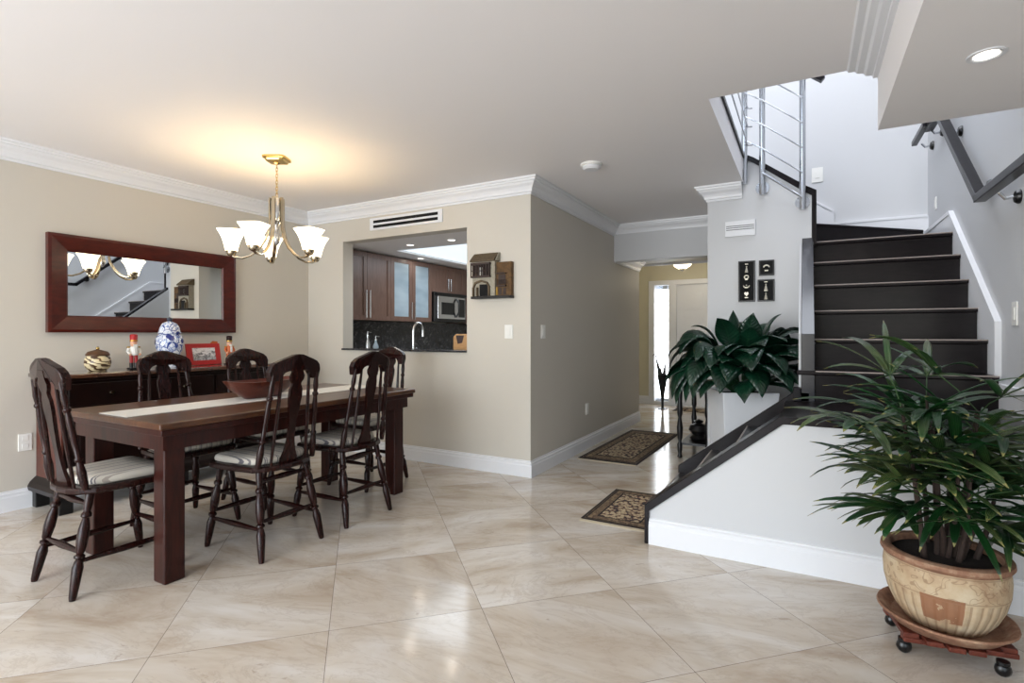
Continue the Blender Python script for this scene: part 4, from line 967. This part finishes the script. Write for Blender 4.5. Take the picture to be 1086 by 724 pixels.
def clay():
    k = N('carved_buff_clay'); co = k.co.outputs['Object']; s_ = k.n('SeparateXYZ'); k.l(co, s_.inputs[0])
    an = k.math('ARCTAN2', s_.outputs[1], s_.outputs[0]); z = s_.outputs[2]
    nz = k.noise(co, 9, 5, .6)
    col = k.ramp(nz, [(.3, srgb(160,128,98)), (.5, srgb(188,164,132)), (.7, srgb(204,188,160))])
    # carved band of scrolls
    v = k.n('TexVoronoi', feature='DISTANCE_TO_EDGE'); k.l(k.mapping(co, (1,1,1.3)), v.inputs['Vector']); v.inputs['Scale'].default_value = 22
    band = k.math('MULTIPLY', k.math('GREATER_THAN', z, .155), k.math('LESS_THAN', z, .235))
    sn = k.noise(co, 15, 1, .4, 1.6)
    scroll = k.math('MULTIPLY', band, k.math('LESS_THAN', k.math('ABSOLUTE', k.math('SUBTRACT', k.math('FRACT', k.math('MULTIPLY', sn, 4)), .5)), .07))
    ln = k.math('ADD', k.math('LESS_THAN', k.math('ABSOLUTE', k.math('SUBTRACT', z, .152)), .002), k.math('LESS_THAN', k.math('ABSOLUTE', k.math('SUBTRACT', z, .238)), .002))
    flute = k.math('SINE', k.math('MULTIPLY', an, 34)); low = k.math('LESS_THAN', z, .145)
    fl_ = k.math('MULTIPLY', low, k.math('LESS_THAN', flute, -.75))
    col = k.mix(k.math('MULTIPLY', k.math('MINIMUM', k.math('ADD', k.math('ADD', scroll, ln), fl_), 1), .45), col, srgb(120,88,62))
    # worn brown panel
    pn = k.math('MULTIPLY', k.math('LESS_THAN', k.math('ABSOLUTE', k.math('ADD', an, 1.78)), .34), k.math('MULTIPLY', k.math('LESS_THAN', z, .158), k.math('GREATER_THAN', z, .06)))
    pe = k.math('GREATER_THAN', nz, .42)
    col = k.mix(k.math('MULTIPLY', k.math('MULTIPLY', pn, pe), .85), col, srgb(138,88,58))
    k.set(col, .75)
    hgt = k.math('SUBTRACT', k.math('MULTIPLY', low, k.math('MULTIPLY', flute, .5)), k.math('ADD', scroll, ln)); k.bump(hgt, .6, .004); return k.m
def terracotta():
    k = N('terracotta_rim'); nz = k.noise(k.co.outputs['Object'], 14, 6, .7)
    k.set(k.ramp(nz, [(.3, srgb(104,72,56)), (.52, srgb(146,106,82)), (.7, srgb(176,146,120))]), .8); k.bump(nz, .2, .003); return k.m
tc = terracotta()
tag(B().lathe([(.16,0),(.175,.005),(.200,.03),(.218,.045),(.215,.052),(.203,.05),(.170,.018),(.0,.014)], seg=48).build('pot_saucer', tc, None, smooth=True), 'wide terracotta saucer between the clay pot and the caddy', 'saucer').location = (QX,QY,.0905)
pt = thing('potted_palm','green lady palm in a carved buff clay pot at the lower right','potted plant',(QX,QY,.106))
B().lathe([(.115,0),(.13,.006),(.16,.05),(.182,.10),(.194,.15),(.197,.20),(.194,.235),(.188,.25),(.17,.25),(.15,.2),(.1,.02)], seg=64).build('pot', clay(), pt, smooth=True)
B().lathe([(.186,.240),(.198,.246),(.206,.258),(.204,.272),(.192,.278),(.174,.275),(.168,.262),(.17,.24)], seg=64, cap=False).build('rim', tc, pt, smooth=True)
so = B(); 
so.lathe([(.172,.236),(.17,.25),(.1,.258),(0,.262)], seg=40)
so.build('soil', M['soil'], pt, smooth=True)
random.seed(5)
bd = B(); luv = []; cn = B(); petb = B()
shp2 = lambda t: min(1, (t*6)**.6)*min(1, ((1-t)*3.2)**.55) if 0 < t < 1 else .05
canes = []
for i in range(14):
    a = random.random()*2*PI; r = random.uniform(.02,.13); tilt = random.uniform(.02,.14)
    h = random.uniform(.20,.46) if i > 5 else random.uniform(.38,.52)
    if i in (0,1,2,3): h = random.uniform(.50,.62)
    p0 = Vector((r*math.cos(a), r*math.sin(a), .25)); p1 = p0 + Vector((tilt*math.cos(a), tilt*math.sin(a), h))
    canes.append((p0, p1)); cn.tube([p0, p0.lerp(p1,.5)+Vector((.008,0,0)), p1], [.011,.009,.005], 8)
golden = 0
for (p0, p1) in canes:
    nf = 6 if (p1-p0).length > .36 else 5
    for j in range(nf):
        golden += 2.399; az = golden + random.uniform(-.4,.4)
        t = .36 + .64*(j+1)/nf
        s = p0.lerp(p1, t); el = math.radians(random.uniform(-14,34)+20*j/nf if j < nf-1 else random.uniform(22,52))
        d0 = Vector((math.cos(az)*math.cos(el), math.sin(az)*math.cos(el), math.sin(el)))
        pl_ = random.uniform(.09,.19); e = s + d0*pl_
        petb.tube([s, s.lerp(e,.5)+Vector((0,0,.01)), e], .0022, 5)
        side = d0.cross(Vector((0,0,1))).normalized(); up = side.cross(d0)
        nl = random.choice((5,6,7)); spread = random.uniform(1.0,1.5)
        for m_ in range(nl):
            f = (m_/(nl-1)-.5)*2; an = f*spread
            d = d0*math.cos(an) + side*math.sin(an) + up*random.uniform(-.1,.16)
            L = random.uniform(.25,.37)*(1-.2*abs(f)); W = random.uniform(.011,.019)
            leaf(bd, luv, e, d, L, W, random.uniform(.8,2.9), shp2, 7, .12, random.uniform(-.35,.35))
build_leaves(bd, luv, 'foliage', leafmat('lady_palm_leaf', srgb(9,38,17), srgb(28,74,32), srgb(150,150,92), .34), pt)
petb.build('leaf_stalks', plain('palm_stalks', srgb(50,78,40), .5), pt)
cn.build('canes', plain('palm_canes', srgb(58,42,34), .8, bump=.5, bscale=60, var=.5), pt, smooth=True)
